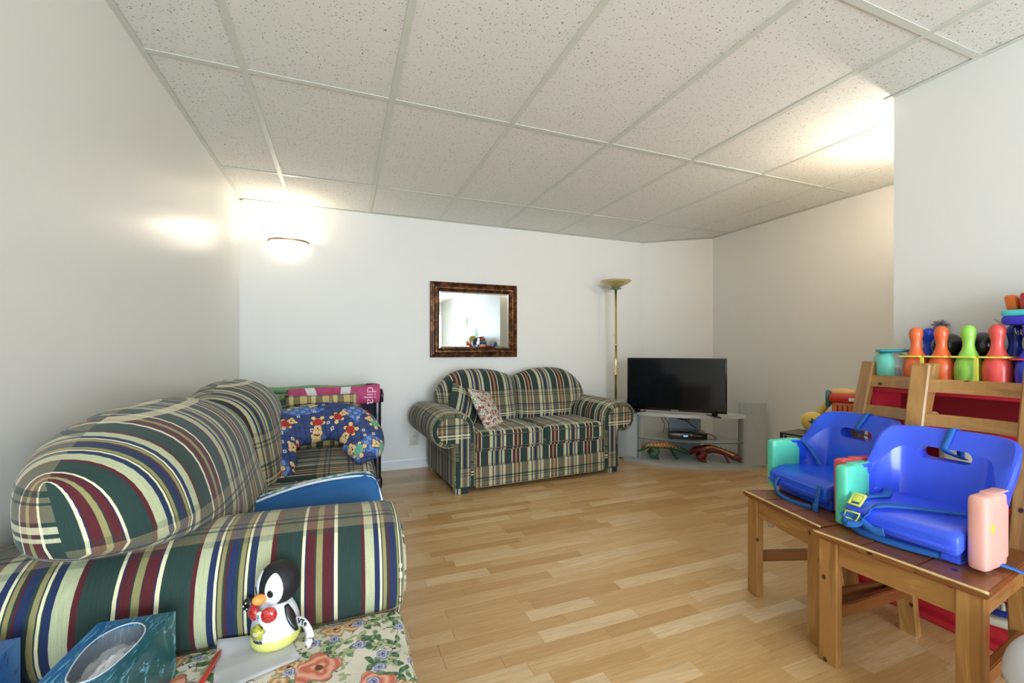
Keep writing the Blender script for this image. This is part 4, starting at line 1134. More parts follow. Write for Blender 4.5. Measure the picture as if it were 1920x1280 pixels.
def creature(name, lx, ly, rz, body, stripe, belly, label, scale, crawl, flip=1):
    p = Vector(SO) + Matrix.Rotation(SR, 3, 'Z') @ Vector((lx, ly, .03))
    t = empty(name, p, SR + rz, label, 'toy')
    n = NT(name + '_skin', .35, coat=.2); x, y, z = n.sep(n.objco())
    w = n.math('SINE', n.math('ADD', n.math('MULTIPLY', x, 210.0 if crawl == 0 else 60.0), n.math('MULTIPLY', n.noise(n.objco(), 40.0, 2.0), 4.0)))
    top = n.step(n.math('MULTIPLY', z, -1.0), n.math('MULTIPLY_ADD', w, .012, -.108 if crawl == 0 else -.112), .004)
    col = n.mix(top, srgb(body), n.mix(n.step(w, .1, .2), srgb(stripe), srgb(belly)))
    if crawl:
        ng = n.n.new('ShaderNodeNewGeometry').outputs['Normal']; nz = n.sep(ng)[2]
        band = n.math('MULTIPLY', n.step(n.math('ABSOLUTE', n.math('SUBTRACT', nz, n.math('MULTIPLY_ADD', w, .06, .62))), .17, .05), n.step(n.math('MULTIPLY', x, -1.0), .06, .01))
        col = n.mix(n.math('MULTIPLY', band, n.step(x, .17, .01)), srgb(body), srgb('e2a85e'))
    n.color(n.mix(n.noise(n.objco(), 60.0, 3.0), col, n.mix(.25, col, srgb('1a1410')))); n.bump(n.noise(n.objco(), 130.0, 3.0), .6, .003)
    bm = BM()
    # spine from tail (x-) to head (x+)
    if crawl == 0:
        sp = [(-.235, .055, .004), (-.19, .075, .012), (-.14, .108, .018), (-.09, .122, .026), (-.03, .125, .032), (.03, .118, .03), (.08, .108, .024), (.12, .098, .02), (.16, .085, .024), (.20, .07, .018), (.235, .062, .010)]
    else:
        sp = [(-.20, .05, .012), (-.16, .09, .03), (-.10, .10, .042), (-.04, .115, .040), (.02, .112, .032), (.08, .095, .027), (.13, .08, .026), (.17, .062, .030), (.21, .05, .024), (.235, .042, .012)]
    sp2 = spline([(a, 0, b) for a, b, c in sp], 4); rr = spline([(c, 0, 0) for a, b, c in sp], 4)
    tube(bm, [(p_.x, .01*math.sin(p_.x*22), p_.z) for p_ in sp2], [max(.003, q.x) for q in rr], 14)
    obj('body', bm, n.m, t, sub=0)
    lm = plain(name + '_limb', body, .4)
    hipx, frx = (-.10, .10) if crawl == 0 else (-.11, .11)
    for sy in (-1, 1):
        bm = BM(); tube(bm, spline([(hipx, sy*.02, .10), (hipx + .035, sy*.045, .07), (hipx - .01, sy*.048, .035), (hipx + .01, sy*.05, .014), (hipx + .055, sy*.05, .011)], 4), [.024 + .008*math.sin(i/16*PI) if i < 9 else .02 - .0007*i for i in range(17)], 10)
        lg = obj('hind_leg', bm, lm, t)
        for q in (-1, 0, 1):
            bm = BM(); lathe(bm, [(0, 0), (.006, .001), (.0045, .012), (0, .02)], 8, axis='x', center=(hipx + .058, sy*.05 + q*.009, .009)); obj('claw', bm, plain('claw_orange' if crawl == 0 else 'claw_white', 'e8a060' if crawl == 0 else 'e6dccc', .4), lg)
        bm = BM(); tube(bm, spline([(frx - .01, sy*.015, .085 if crawl == 0 else .07), (frx, sy*.034, .055), (frx + .012, sy*.034, .022), (frx + .028, sy*.036, .009)], 4), [.014 - .0006*i for i in range(13)], 8); obj('front_leg', bm, lm, t)
    # jaws and eyes
    hx_, hz_ = (.215, .062) if crawl == 0 else (.215, .042)
    bm = BM(); ellips(bm, (hx_, 0, hz_ + .010), (.034, .02, .012), E3(0, 14, 0), 14, 8); obj('upper_jaw', bm, lm, t)
    bm = BM(); ellips(bm, (hx_ - .004, 0, hz_ - .012), (.028, .016, .007), E3(0, 26, 0), 14, 8); obj('lower_jaw', bm, lm, t)
    bm = BM()
    for k in range(5):
        for sy in (-1, 1): lathe(bm, [(.003, .004), (.0, -.008)], 6, (hx_ - .01 + k*.009, sy*.012, hz_ + .002 - .003*k))
    obj('teeth', bm, M_WHITE, t)
    for sy in (-1, 1):
        bm = BM(); ellips(bm, (hx_ - .015, sy*.016, hz_ + .022), (.004, .003, .004), None, 8, 6); obj('eye', bm, plain('eye_yellow', 'e6c33a', .2), t)
    bm = BM()
    for k in range(11):
        px = sp2[4 + k*3]; lathe(bm, [(.006, 0), (.004, .006), (0, .014)], 6, (px.x, .01*math.sin(px.x*22), px.z + rr[4 + k*3].x*.9))
    obj('back_ridge', bm, plain(name + '_ridge', stripe, .4), t)
creature('toy_dinosaur', -.235, .02, R(8), '2f6147', 'e0853c', 'ecc583', 'green toy dinosaur with an orange striped back on the stand base', 1, 0)
creature('toy_dragon', .20, -.0, R(-6), '6d1a1c', '7a1f22', 'd99a58', 'dark red toy dragon crouching at the right of the stand base', 1, 1)

# ------------------------------------------------------------------ pine chairs
def make_chair(loc, rz, label, fw=.205, rw=.158):
    t = empty('dining_chair', loc, rz, label, 'chair', None)
    D, hs = .44, .44      # depth, front half width, rear half width, seat height
    yf = -.22
    for sx in (-1, 1):
        bm = BM(); box(bm, (sx*(fw - .030), yf + .018, (hs - .02)/2), (.058, .032, hs - .02), .004); obj('front_leg', bm, M_PINE, t, smooth=False)
        # rear leg kinks at the seat and leans back above it
        bm = BM(); yb = yf + D
        path = [(0, yb + .02), (.12, yb - .0), (.30, yb - .022), (.44, yb - .012), (.60, yb + .018), (.80, yb + .062), (1.0, yb + .108)]
        rows = []
        for z, yy in path:
            x = sx*(rw - .028); w, d = .058/2, .030/2; b = .005
            ring = [(-w + b, -d), (w - b, -d), (w, -d + b), (w, d - b), (w - b, d), (-w + b, d), (-w, d - b), (-w, -d + b)]
            rows.append([(Vector((x + a, yy + c, z)), z, a + .7*c) for a, c in ring])
        V = grid(bm, rows, closeu=True)
        bm.faces.new(V[0])
        top = [bm.verts.new(v.co + Vector((-(v.co.x - sx*(rw-.028))*.25, 0, .007))) for v in V[-1]]
        for i in range(8): bm.faces.new([V[-1][i], V[-1][(i+1) % 8], top[(i+1) % 8], top[i]])
        bm.faces.new(top); bmesh.ops.recalc_face_normals(bm, faces=bm.faces)
        obj('rear_post', bm, M_PINE, t, smooth=False)
        bm = BM(); beam(bm, (sx*(fw - .03), yf + .046, .375), (sx*(rw - .028), yb - .037, .375), .075, .020, .002, up=(1, 0, 0)); obj('side_apron', bm, M_PINE, t, smooth=False)
        bm = BM(); beam(bm, (sx*(fw - .03), yf + .046, .165), (sx*(rw - .026), yb - .02, .165), .045, .022, .003, up=(1, 0, 0)); obj('stretcher', bm, M_PINE_SEAT, t, smooth=False)
        bm = BM(); lathe(bm, [(0, 0), (.005, .0005), (.005, .003)], 10, (sx*(fw - .0305), 0, 0)); [setattr(v, 'co', Vector((sx*(fw + .0003 - .001) , yf + .030 + v.co.x - sx*(fw-.0305), .385 + v.co.y))) if False else None for v in bm.verts]; bm.free()
    bm = BM(); box(bm, (0, yf + .018, .378), (2*fw - .117, .020, .070), .003); obj('front_apron', bm, M_PINE, t, smooth=False)
    bm = BM(); box(bm, (0, yf + D - .02, .378), (2*rw - .115, .018, .070), .003); obj('rear_apron', bm, M_PINE, t, smooth=False)
    # seat: three glued boards with rounded nosing
    e = .010; cuts = [-1, -.36, .30, 1]
    for a, b in zip(cuts[:-1], cuts[1:]):
        F, Bk = fw + e, rw + .004
        poly = [(a*F + .0004, yf - e), (b*F - .0004, yf - e), (b*Bk - .0004, yf + D - .030), (a*Bk + .0004, yf + D - .030)]
        bm = BM(); prism(bm, poly, hs - .022, hs, .004, 2)
        uvl = bm.loops.layers.uv.active
        for f in bm.faces:
            for l in f.loops: l[uvl].uv = (l.vert.co.x, l.vert.co.y*.6 + l.vert.co.z)
        obj('seat_board', bm, M_PINE_SEAT, t, smooth=False)
    # worn nosing along the front edge
    bm = BM(); rows = []
    for i in range(41):
        x = -fw - e + (2*fw + 2*e)*i/40; w = .0020 + .0016*noise.noise(Vector((x*40, 2.0, rz))) ; 
        rows.append([(Vector((x, yf - e - .0006, hs - .003 - w*1.2)), 0, 0), (Vector((x, yf - e - .0006 + .001, hs - .0015)), 0, 0), (Vector((x, yf - e + .002 + w, hs + .0004)), 0, 0), (Vector((x, yf - e + .004, hs - .004)), 0, 0)])
    V = grid(bm, rows, closeu=True); bm.faces.new(V[0]); bm.faces.new(V[-1]); bmesh.ops.recalc_face_normals(bm, faces=bm.faces); obj('worn_edge', bm, M_PINE_EDGE, t)
    yb = yf + D
    for z0, nm in ((.925, 'top_rail'), (.80, 'lower_rail')):
        yy = yb + .062 + (z0 - .80)*.23
        bm = BM(); rows = []
        for i in range(9):
            x = -(rw - .057) + 2*(rw - .057)*i/8; bow = .018*(1 - (2*i/8 - 1)**2); hh = .024 if nm == 'top_rail' else .022
            ln = .23*hh
            rows.append([(Vector((x, yy + bow - .009 - ln, z0 - hh)), x, 0), (Vector((x, yy + bow - .009 + ln, z0 + hh)), x, .048), (Vector((x, yy + bow + .009 + ln, z0 + hh)), x, .066), (Vector((x, yy + bow + .009 - ln, z0 - hh)), x, .11)])
        V = grid(bm, rows, closeu=True); bm.faces.new(V[0]); bm.faces.new(V[-1]); bmesh.ops.recalc_face_normals(bm, faces=bm.faces)
        obj(nm, bm, M_PINE, t, smooth=False)
    return t
NC = ((1.755, .816, 0), R(-87)); FC = ((1.835, 1.172, 0), R(-90 - 13))
make_chair(NC[0], NC[1], 'worn pine chair nearest the camera, holding the booster with one pink armrest', .205, .175)
make_chair(FC[0], FC[1], 'pine chair farther from the camera, holding the booster with one red armrest', .190, .150)

# ------------------------------------------------------------------ booster seats
def blue_pl(name, c1, c2):
    n = NT(name, .28, coat=.25); q = n.objco()
    col = n.mix(n.noise(q, 5.0, 2.0), srgb(c1), srgb(c2))
    sm = n.step(n.noise(q, 26.0, 5.0, .7), .27, .03)
    n.color(n.mix(n.math('MULTIPLY', sm, .6), col, srgb('c6d0ff'))); n.b.inputs['Subsurface Weight'].default_value = 0.0
    return n.m
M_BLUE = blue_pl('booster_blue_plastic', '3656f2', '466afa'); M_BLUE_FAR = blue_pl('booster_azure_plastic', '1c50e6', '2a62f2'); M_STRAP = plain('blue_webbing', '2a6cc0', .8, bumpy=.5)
M_AQUA = plain('booster_aqua_plastic', '62dcb8', .35, coat=.2); M_PINK = plain('booster_pink_plastic', 'f4b4a6', .4); M_REDB = plain('booster_red_plastic', 'ee5a5c', .35, coat=.2)
def booster(loc, rz, label, m_right, near):
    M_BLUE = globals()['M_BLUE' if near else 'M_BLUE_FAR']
    t = empty('booster_seat', loc, rz, label, 'booster seat')
    # back shell following a U path; h gives rim height
    path = []
    ctrl = [(-.160, -.045, .205), (-.161, -.018, .206), (-.158, .006, .222), (-.146, .036, .285), (-.133, .062, .328), (-.112, .084, .342), (-.07, .093, .345), (0, .095, .346), (.07, .093, .345), (.112, .084, .342), (.133, .062, .328), (.146, .036, .285), (.158, .006, .222), (.161, -.018, .206), (.160, -.045, .205)]
    sp = spline([(a, b, c) for a, b, c in ctrl], 4)
    bm = BM(); rows = []; n = len(sp)
    for i, p in enumerate(sp):
        d = sp[min(i+1, n-1)] - sp[max(i-1, 0)]; d.z = 0; d.normalize(); N = Vector((-d.y, d.x, 0))
        if N.dot(Vector((p.x, p.y + .06, 0))) < 0: N = -N
        P = Vector((p.x, p.y, 0)); h = p.z; k = min(1, max(0, (h - .205)/.13))
        lean = .03*k; N2 = Vector((0, 1, 0))*lean
        fl = .018 + .024*k
        fl = .016 + .030*k
        sec = [(-.012*k - .012, .055, 0), (-.012*k - .006, .12, 0.0), (-.014*k - .004, h*.55, .4), (-.010*k - .002, h - .052*k - .012, .85), (.004*k, h - .042*k - .006, .9), (fl*.80, h - .003, 1), (fl, h - .001, 1), (fl + .006, h - .010, 1), (fl + .004, h - .045, .95), (.012, h*.5, .5), (.008, .045, 0)]
        rows.append([(P + N*a + N2*ll + Vector((0, 0, z)), 0, 0) for a, z, ll in sec])
    V = grid(bm, rows, closeu=True); bm.faces.new(V[0]); bm.faces.new(V[-1]); bmesh.ops.recalc_face_normals(bm, faces=bm.faces)
    shell = obj('back_shell', bm, M_BLUE, t)
    # carve the carrying slot
    cut = bmesh.new(); sl = []
    for a in range(-90, 91, 15): sl.append((.050 + .020*math.cos(R(a)), .020*math.sin(R(a))))
    for a in range(90, 271, 15): sl.append((-.050 + .020*math.cos(R(a)), .020*math.sin(R(a))))
    A_ = [cut.verts.new((x, .0, z + .262)) for x, z in sl]; B_ = [cut.verts.new((x, .25, z + .268)) for x, z in sl]
    cut.faces.new(A_); cut.faces.new(B_[::-1])
    for i in range(len(sl)): cut.faces.new([A_[i], B_[i], B_[(i+1) % len(sl)], A_[(i+1) % len(sl)]])
    bmesh.ops.recalc_face_normals(cut, faces=cut.faces)
    cm = bpy.data.meshes.new('cutter'); cut.to_mesh(cm); cut.free(); co = bpy.data.objects.new('cutter', cm); C.objects.link(co); co.parent = t
    md = shell.modifiers.new('cut', 'BOOLEAN'); md.operation = 'DIFFERENCE'; md.object = co; md.solver = 'EXACT'
    dg = bpy.context.evaluated_depsgraph_get(); dg.update()
    me = bpy.data.meshes.new_from_object(shell.evaluated_get(dg)); shell.modifiers.clear(); shell.data = me
    me.materials.clear(); me.materials.append(M_BLUE)
    for p in me.polygons: p.use_smooth = True
    me.set_sharp_from_angle(angle=R(24)); bpy.data.objects.remove(co)
    # seat pan with waterfall front
    bm = BM()
    def wp(q):
        if q.y < -.12: q = Vector((q.x, q.y - .0*q.z, q.z - (-.12 - q.y)*.35))
        return q
    softbox(bm, (0, -.045, .083), (.292, .275, .062), .016, crown=-.006, n=14, warp=wp); obj('seat_pan', bm, M_BLUE, t)
    bm = BM(); box(bm, (0, -.035, .028), (.27, .22, .052), .008); box(bm, (0, -.183, .055), (.285, .006, .012), .002); obj('base_tray', bm, M_BLUE, t)
    for sx, mt in ((-1, M_AQUA), (1, m_right)):
        bm = BM(); softbox(bm, (sx*.172, -.092, .1115), (.044, .128, .207), .014, n=8); ar = obj('armrest', bm, mt, t)
        bm = BM(); softbox(bm, (sx*.172, -.033, .105), (.040, .03, .16), .01, n=6); obj('armrest_step', bm, mt, ar)
        bm = BM(); box(bm, (sx*.172, -.055, .2155), (.032, .085, .004), .0015); obj('armrest_lid', bm, mt, ar)
        bm = BM(); box(bm, (sx*.168, -.036, .208), (.036, .052, .012), .004); obj('shell_tab', bm, M_BLUE, shell)
        bm = BM(); lathe(bm, [(0, -.0015), (.010, -.0015), (.010, .006), (0, .006)], 12, (sx*.172, -.10, .004)); obj('rubber_foot', bm, plain('pale_rubber', 'c8c4b8', .7), ar)
        if mt is M_PINK:
            bm = BM(); ellips(bm, (sx*.1945, -.128, .128), (.003, .009, .014), None, 14, 8); obj('oval_button', bm, plain('yellow_button', 'e8df4c', .3, coat=.3), ar)
    # strap over the rim and through the slot
    bm = BM(); ribbon(bm, [(.012, .186, .25), (.006, .187, .32), (.002, .181, .343), (.0, .170, .3485), (-.001, .158, .345), (-.003, .123, .301), (-.003, .113, .284), (.01, .125, .268), (.03, .165, .25)], .020, (1, 0, 0), .0012); obj('rim_strap', bm, M_STRAP, t)
    return t
b1 = booster((1.782, .828, .4405), R(-88), 'blue booster seat with one aqua and one pink armrest on the near chair', M_PINK, True)
b2 = booster((1.905, 1.196, .4405), R(-90 - 13), 'blue booster seat with one aqua and one red armrest on the far chair', M_REDB, False)
# lap belts, modelled in booster space
M_BUCK = plain('yellow_buckle', 'd9e46a', .3, coat=.3)
bm = BM(); ribbon(bm, [(-.145, .06, .125), (-.12, .02, .122), (-.10, -.04, .118), (-.118, -.10, .1175), (-.125, -.145, .108)], .025, [(1, .3, 0), (1, 0, 0), (1, -.2, 0)], .0012); obj('lap_strap', bm, M_STRAP, b1)
bm = BM(); ribbon(bm, [(.148, .0, .125), (.08, -.03, .118), (.0, -.10, .1185), (-.06, -.15, .112), (-.075, -.185, .085), (-.09, -.205, .055), (-.12, -.215, .045), (-.135, -.205, .06), (-.11, -.2, .075), (-.085, -.2, .06), (-.05, -.205, .045), (-.02, -.205, .05)], .025, [(0, 1, 0), (0, 1, 0), (0, .8, .4), (.3, .4, .8), (0, 0, 1), (0, .3, 1), (0, 0, 1)], .0012); obj('lap_strap', bm, M_STRAP, b1)
bk1 = empty('buckle_pos', (0, 0, 0)); bpy.data.objects.remove(bk1)
bm = BM()
for dx in (-.016, .016): box(bm, (dx, 0, 0), (.007, .050, .008), .002)
box(bm, (0, .020, .001), (.036, .010, .009), .002); box(bm, (0, .002, .001), (.024, .026, .007), .002); box(bm, (0, -.023, 0), (.036, .006, .008), .002)
for v in bm.verts: v.co = Matrix.Translation((-.118, -.160, .1145)) @ E3(38, 0, 0).to_matrix().to_4x4() @ v.co
obj('buckle', bm, M_BUCK, b1)
bm = BM(); c_ = Vector((-.112, -.203, .070)); tube(bm, [c_ + Vector((.020*sx_, .0, .012*sz_)) + Vector((.004*sz_, 0, 0)) for sx_, sz_ in ((-1, -1), (1, -1), (1, 1), (-1, 1))], .0036, 6, closed=True); obj('slider', bm, M_BUCK, b1)
bm = BM(); ribbon(bm, [(.10, -.16, .02), (0, -.165, .012), (-.10, -.165, .012), (-.14, -.15, .02)], .02, (0, .5, 1), .0012); obj('under_strap', bm, M_STRAP, b1)
bm = BM(); ribbon(bm, [(.175, -.085, .022), (.195, -.07, .018), (.225, -.04, .004), (.262, .0, -.022), (.270, .02, -.06), (.266, .035, -.095)], .013, [(0, 1, .2), (0, 1, 0), (0, 1, 0)], .0012); obj('hanging_strap', bm, M_STRAP, b1)
# far booster: belt hanging in front, strap crossing the left wing
bm = BM(); ribbon(bm, [(-.085, -.18, .075), (-.088, -.196, .05), (-.07, -.205, .02), (-.03, -.21, .008), (.04, -.208, .006), (.10, -.20, .012)], .017, [(1, 0, 0), (1, 0, .4), (0, 0, 1), (0, 0, 1)], .0012); obj('lap_strap', bm, M_STRAP, b2)
bm = BM(); ribbon(bm, [(-.162, -.02, .212), (-.150, .0, .205), (-.125, .015, .17), (-.095, .02, .132), (-.085, .01, .12)], .017, [(0, 1, 0), (0, 1, .5)], .0012); obj('lap_strap', bm, M_STRAP, b2)
bm = BM(); ribbon(bm, [(.125, -.186, .10), (.128, -.196, .07), (.125, -.2, .03), (.12, -.2, .0025)], .017, (1, 0, 0), .0012); box(bm, (.122, -.2, .018), (.022, .008, .028), .003); obj('lap_strap', bm, M_STRAP, b2)

# ------------------------------------------------------------------ red toy shelf along the near wall
SX0, SX1, SY1, SZ = 2.180, 2.395, 1.225, .90
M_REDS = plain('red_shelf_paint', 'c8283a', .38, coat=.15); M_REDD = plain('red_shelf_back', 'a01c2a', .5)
rs = empty('toy_shelf', (2.275, .30, 0), 0, 'tall red toy shelf against the near right wall behind the chairs', 'shelf')
def rsb(name, a, b, mat=M_REDS, bev=.003):
    a = Vector(a) - Vector((2.275, .30, 0)); b = Vector(b) - Vector((2.275, .30, 0))
    bm = BM(); box(bm, (a + b)/2, [abs(q) for q in (b - a)], bev); return obj(name, bm, mat, rs, smooth=False)
SY0 = -.60
rsb('side_board', (SX0, SY1 - .022, .075), (SX1, SY1, SZ)); rsb('side_board', (SX0, SY0, .075), (SX1, SY0 + .022, SZ)); rsb('divider', (SX0 + .005, .30, .10), (SX1 - .012, .32, SZ - .024))
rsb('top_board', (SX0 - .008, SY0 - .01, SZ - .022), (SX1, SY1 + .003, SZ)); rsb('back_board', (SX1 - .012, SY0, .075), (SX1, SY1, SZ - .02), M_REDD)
for z in (.755, .50, .24): rsb('shelf_board', (SX0 + .004, SY0 + .022, z - .018), (SX1 - .012, SY1 - .022, z))
bm = BM(); prof = [(SX0 - .045, 0), (SX0 - .055, .012), (SX0 - .055, .03), (SX0 - .04, .036), (SX0 - .04, .045), (SX0 - .06, .055), (SX0 - .06, .085), (SX0 - .045, .098), (SX1, .098), (SX1, 0)]
rows = [[(Vector((x - 2.275, yy - .30, z)), x, z) for x, z in prof] for yy in (SY0 - .01, SY1 + .012)]
V = grid(bm, rows, closeu=True); bm.faces.new(V[0]); bm.faces.new(V[1]); bmesh.ops.recalc_face_normals(bm, faces=bm.faces); obj('plinth', bm, M_REDS, rs, smooth=False)

# bowling pins
PINP = [(0, 0), (.030, 0), (.034, .004), (.037, .03), (.0405, .06), (.041, .085), (.037, .11), (.028, .135), (.0195, .155), (.0165, .172), (.0172, .19), (.0205, .205), (.0225, .218), (.0215, .232), (.0165, .242), (.008, .2475), (0, .2485)]
PINC = {}
def pin(x, y, col, label, z=SZ + .004, s=1.0):
    if col not in PINC:
        bm = BM(); lathe(bm, PINP, 28); o = obj('bowling_pin', bm, plain('pin_plastic_' + col, col, .3, coat=.15)); PINC[col] = o
    else:
        o = PINC[col].copy(); C.objects.link(o)
    o.location = (x, y, z); o.scale = (s, s, s)
    return tag(o, label, 'bowling pin', 'plastic bowling pins on the toy shelf')
FX = 2.216
pin(FX, 1.067, 'f2713c', 'bright orange bowling pin at the far end of the yellow rack')
pin(FX, .985, 'f26a35', 'bright orange bowling pin second from the far end of the yellow rack')
pin(FX, .905, '9fdc5c', 'lime green bowling pin in the yellow rack')
pin(FX, .827, 'f0584f', 'coral red bowling pin at the near end of the yellow rack')
pin(FX - .005, .740, '1f40d8', 'blue bowling pin in the red rack at the right edge of the photo')
pin(2.366, 1.096, '1a3fc8', 'blue bowling pin behind the first gap of the yellow rack')
pin(2.30, .812, '142c9c', 'dark blue bowling pin behind the coral pin')
pin(FX - .005, .645, 'e8e04a', 'yellow bowling pin in the red rack beyond the right edge'); pin(FX - .005, .56, '7a3ad0', 'purple bowling pin in the red rack beyond the right edge')
def rack(y0, y1, mat, label, zr, nh):
    t = empty('pin_rack', (FX, (y0+y1)/2, SZ), 0, label, 'rack')
    n = nh; L = y1 - y0
    # plate with round holes: strips between rings
    bm = BM()
    for k in range(n):
        yc = -L/2 + L*(k + .5)/n
        rows = []
        for zz, rr in ((zr + .003, 'o'), (zr + .003, 'i'), (zr - .003, 'i'), (zr - .003, 'o')):
            row = []
            for j in range(32):
                a = 2*PI*j/32; c, s_ = math.cos(a), math.sin(a)
                if rr == 'i': p = (.0325*c, .0325*s_)
                else:
                    q = min(.046/abs(c) if abs(c) > 1e-6 else 9, (L/n/2)/abs(s_) if abs(s_) > 1e-6 else 9); p = (q*c, q*s_)
                row.append((Vector((p[0], yc + p[1], zz)), 0, 0))
            rows.append(row)
        grid(bm, rows, closeu=True, closev=True)
    bmesh.ops.recalc_face_normals(bm, faces=bm.faces)
    obj('holder_plate', bm, mat, t, smooth=False)
    for k in range(1, n, 2) if n > 2 else (1,):
        for sx in (-1, 1):
            yc = -L/2 + L*k/n
            bm = BM(); box(bm, (sx*.040, yc, zr/2 - .001), (.006, .011, zr - .004), .001); obj('support_leg', bm, mat, t, smooth=False)
    bm = BM(); box(bm, (0, 0, .002), (.09, L, .0035), .001); obj('base_plate', bm, mat, t, smooth=False)
    return t
rack(.787, 1.109, plain('rack_yellow', 'eee85a', .35), 'yellow plastic rack holding four bowling pins', .132, 4)
rack(.53, .782, plain('rack_red', 'd8343c', .35), 'red plastic rack of pins at the right edge of the photo', .126, 3)
# box behind the pins that carries the two balls
bm = BM(); box(bm, (2.325, .957, SZ + .062), (.115, .19, .122), .003); tag(obj('storage_box', bm, plain('dark_card', '3a3a44', .7), smooth=False), 'low dark storage box behind the pins, carrying two black balls', 'box')
bl_m = plain('black_ball_plastic', '14161a', .3, coat=.3)
for k, (yy, dz, lb) in enumerate(((1.006, 0, 'black toy bowling ball between the second orange pin and the green pin'), (.902, -.0, 'black toy bowling ball between the green pin and the coral pin'))):
    t = empty('bowling_ball', (2.31, yy, SZ + .124 + .051), 0, lb, 'ball', 'black toy bowling balls')
    bm = BM(); ellips(bm, (0, 0, 0), (.051, .051, .051), None, 28, 18); obj('ball', bm, bl_m, t)
    for (dy, dz2) in ((.012, .014), (-.012, .014), (0, -.006)):
        d = Vector((-1, dy*14 + .25, dz2*10)).normalized()
        bm = BM(); lathe(bm, [(0, 0), (.006, 0), (.0065, .002), (0, .0022)], 12); h_ = obj('finger_hole', bm, plain('hole_black', '030304', .9), t)
        h_.location = d*.0496; h_.rotation_mode = 'QUATERNION'; h_.rotation_quaternion = d.to_track_quat('Z', 'Y')
# aqua toy fish bowl
fb = empty('toy_fishbowl', (2.235, 1.165, SZ), R(-52), 'aqua round toy fish bowl with a flat teal lid at the far shelf end', 'toy'); fb.scale = (1.12, 1.12, 1.12)
M_TEAL = plain('teal_lid', '1c8c98', .3, coat=.2); M_AQ = plain('aqua_shell', '72d2bf', .3, coat=.2)
bm = BM(); lathe(bm, [(0, -.050), (.045, -.050), (.062, -.04), (.068, -.02), (.068, -.002), (.060, -.002), (.058, -.03), (0, -.04)], 30, (0, 0, .068), axis='x'); obj('shell', bm, M_AQ, fb)
cl = NT('clear_window', .05); cl.color(srgb('b8c8cc')); cl.b.inputs['Alpha'].default_value = .38
bm = BM(); lathe(bm, [(.066, -.002), (.066, .02), (.055, .042), (.035, .05), (0, .052)], 30, (0, 0, .068), axis='x'); obj('window', bm, cl.m, fb)
bm = BM(); rows = [[(Vector((.012, .026*math.cos(a) + r_*math.cos(a), .048 + .026*math.sin(a)*.8 + r_*math.sin(a))), 0, 0) for a in [2*PI*j/24 for j in range(24)]] for r_ in (-.008, .012)]
bm.free(); bm = BM(); tube(bm, [(.015, .028*math.cos(a), .044 + .022*math.sin(a)) for a in [2*PI*j/24 for j in range(24)]], .010, 10, closed=True); obj('toy_ring', bm, plain('dusty_pink', 'c98f92', .5), fb)
bm = BM(); ellips(bm, (.01, 0, .044), (.006, .02, .016), None, 14, 8); obj('toy_core', bm, plain('slate_plastic', '3a5560', .4), fb)
bm = BM(); box(bm, (.008, 0, .138), (.10, .085, .012), .005); obj('lid', bm, M_TEAL, fb)
# wicker basket with stacked toys above
bk = empty('wicker_basket', (2.318, .668, SZ), 0, 'woven wicker basket on the shelf at the right edge of the photo', 'basket')
wk = NT('wicker', .8); x, y, z = wk.sep(wk.objco()); w_ = wk.math('SINE', wk.math('MULTIPLY', z, 520.0)); w2_ = wk.math('SINE', wk.math('MULTIPLY', wk.math('ADD', x, y), 480.0)); w3_ = wk.math('MULTIPLY', w_, w2_)
wk.color(wk.mix(wk.math('MULTIPLY_ADD', w3_, .5, .5), srgb('6f5530'), srgb('bfa06a'))); wk.bump(w3_, .6, .004)
bm = BM(); lathe(bm, [(0, 0), (.058, 0), (.062, .01), (.074, .235), (.070, .235), (.058, .012), (0, .01)], 28); obj('weave', bm, wk.m, bk)
bm = BM(); tube(bm, [(.073*math.cos(a), .073*math.sin(a), .238) for a in [2*PI*i/28 for i in range(28)]], .006, 8, closed=True); obj('rim', bm, wk.m, bk)
tt = empty('toy_register', (2.262, .715, SZ + .246), R(2), 'stacked toy with red body over teal and violet base above the blue pins', 'toy')
bm = BM(); softbox(bm, (0, 0, .017), (.13, .20, .034), .012, n=8); obj('violet_base', bm, plain('violet_plastic', '3c2fb8', .35, coat=.2), tt)
bm = BM(); softbox(bm, (0, 0, .043), (.13, .20, .024), .010, n=8); obj('teal_layer', bm, plain('teal_plastic', '4fc4c8', .35, coat=.2), tt)
bm = BM(); softbox(bm, (0, -.015, .084), (.10, .148, .062), .012, n=8); obj('red_body', bm, plain('red_block_plastic', 'b8241e', .3, coat=.3), tt)
bm = BM(); softbox(bm, (0, .086, .082), (.05, .034, .058), .012, n=8, warp=lambda q: Vector((q.x, q.y*1 - (q.z - .082)*-.15, q.z))); obj('orange_handle', bm, plain('orange_block_plastic', 'e8741c', .3, coat=.3), tt)
ds = empty('toy_dish', (2.262, .685, SZ + .246 + .116), 0, 'grey blue shallow toy dish on top of the red toy', 'dish')
bm = BM(); lathe(bm, [(0, 0), (.025, 0), (.045, .006), (.057, .018), (.054, .018), (.04, .009), (0, .006)], 28); obj('dish', bm, plain('grey_blue_plastic', '8fa4b8', .35), ds)
bm = BM(); lathe(bm, [(.018, -.0005), (.024, -.0005), (.024, .003), (.018, .003)], 20); obj('foot_ring', bm, plain('grey_blue_plastic', '8fa4b8', .35), ds)
bm = BM(); pts = [(2.235 + .011*math.cos(i*.7), .792 - .0016*i + .0*i, 1.128 - .0006*i + .011*math.sin(i*.7)) for i in range(60)]
tube(bm, pts, .0016, 5); tube(bm, [(2.235, .80, 1.15), (2.23, .83, 1.165), (2.235, .842, 1.17), (2.24, .83, 1.158), (2.24, .80, 1.15)], .0016, 5)
tag(obj('coil_cord', bm, plain('ivory_cord', 'd0c8a8', .5)), 'curly ivory phone cord hanging beneath the stacked toy', 'cord')
bm = BM()
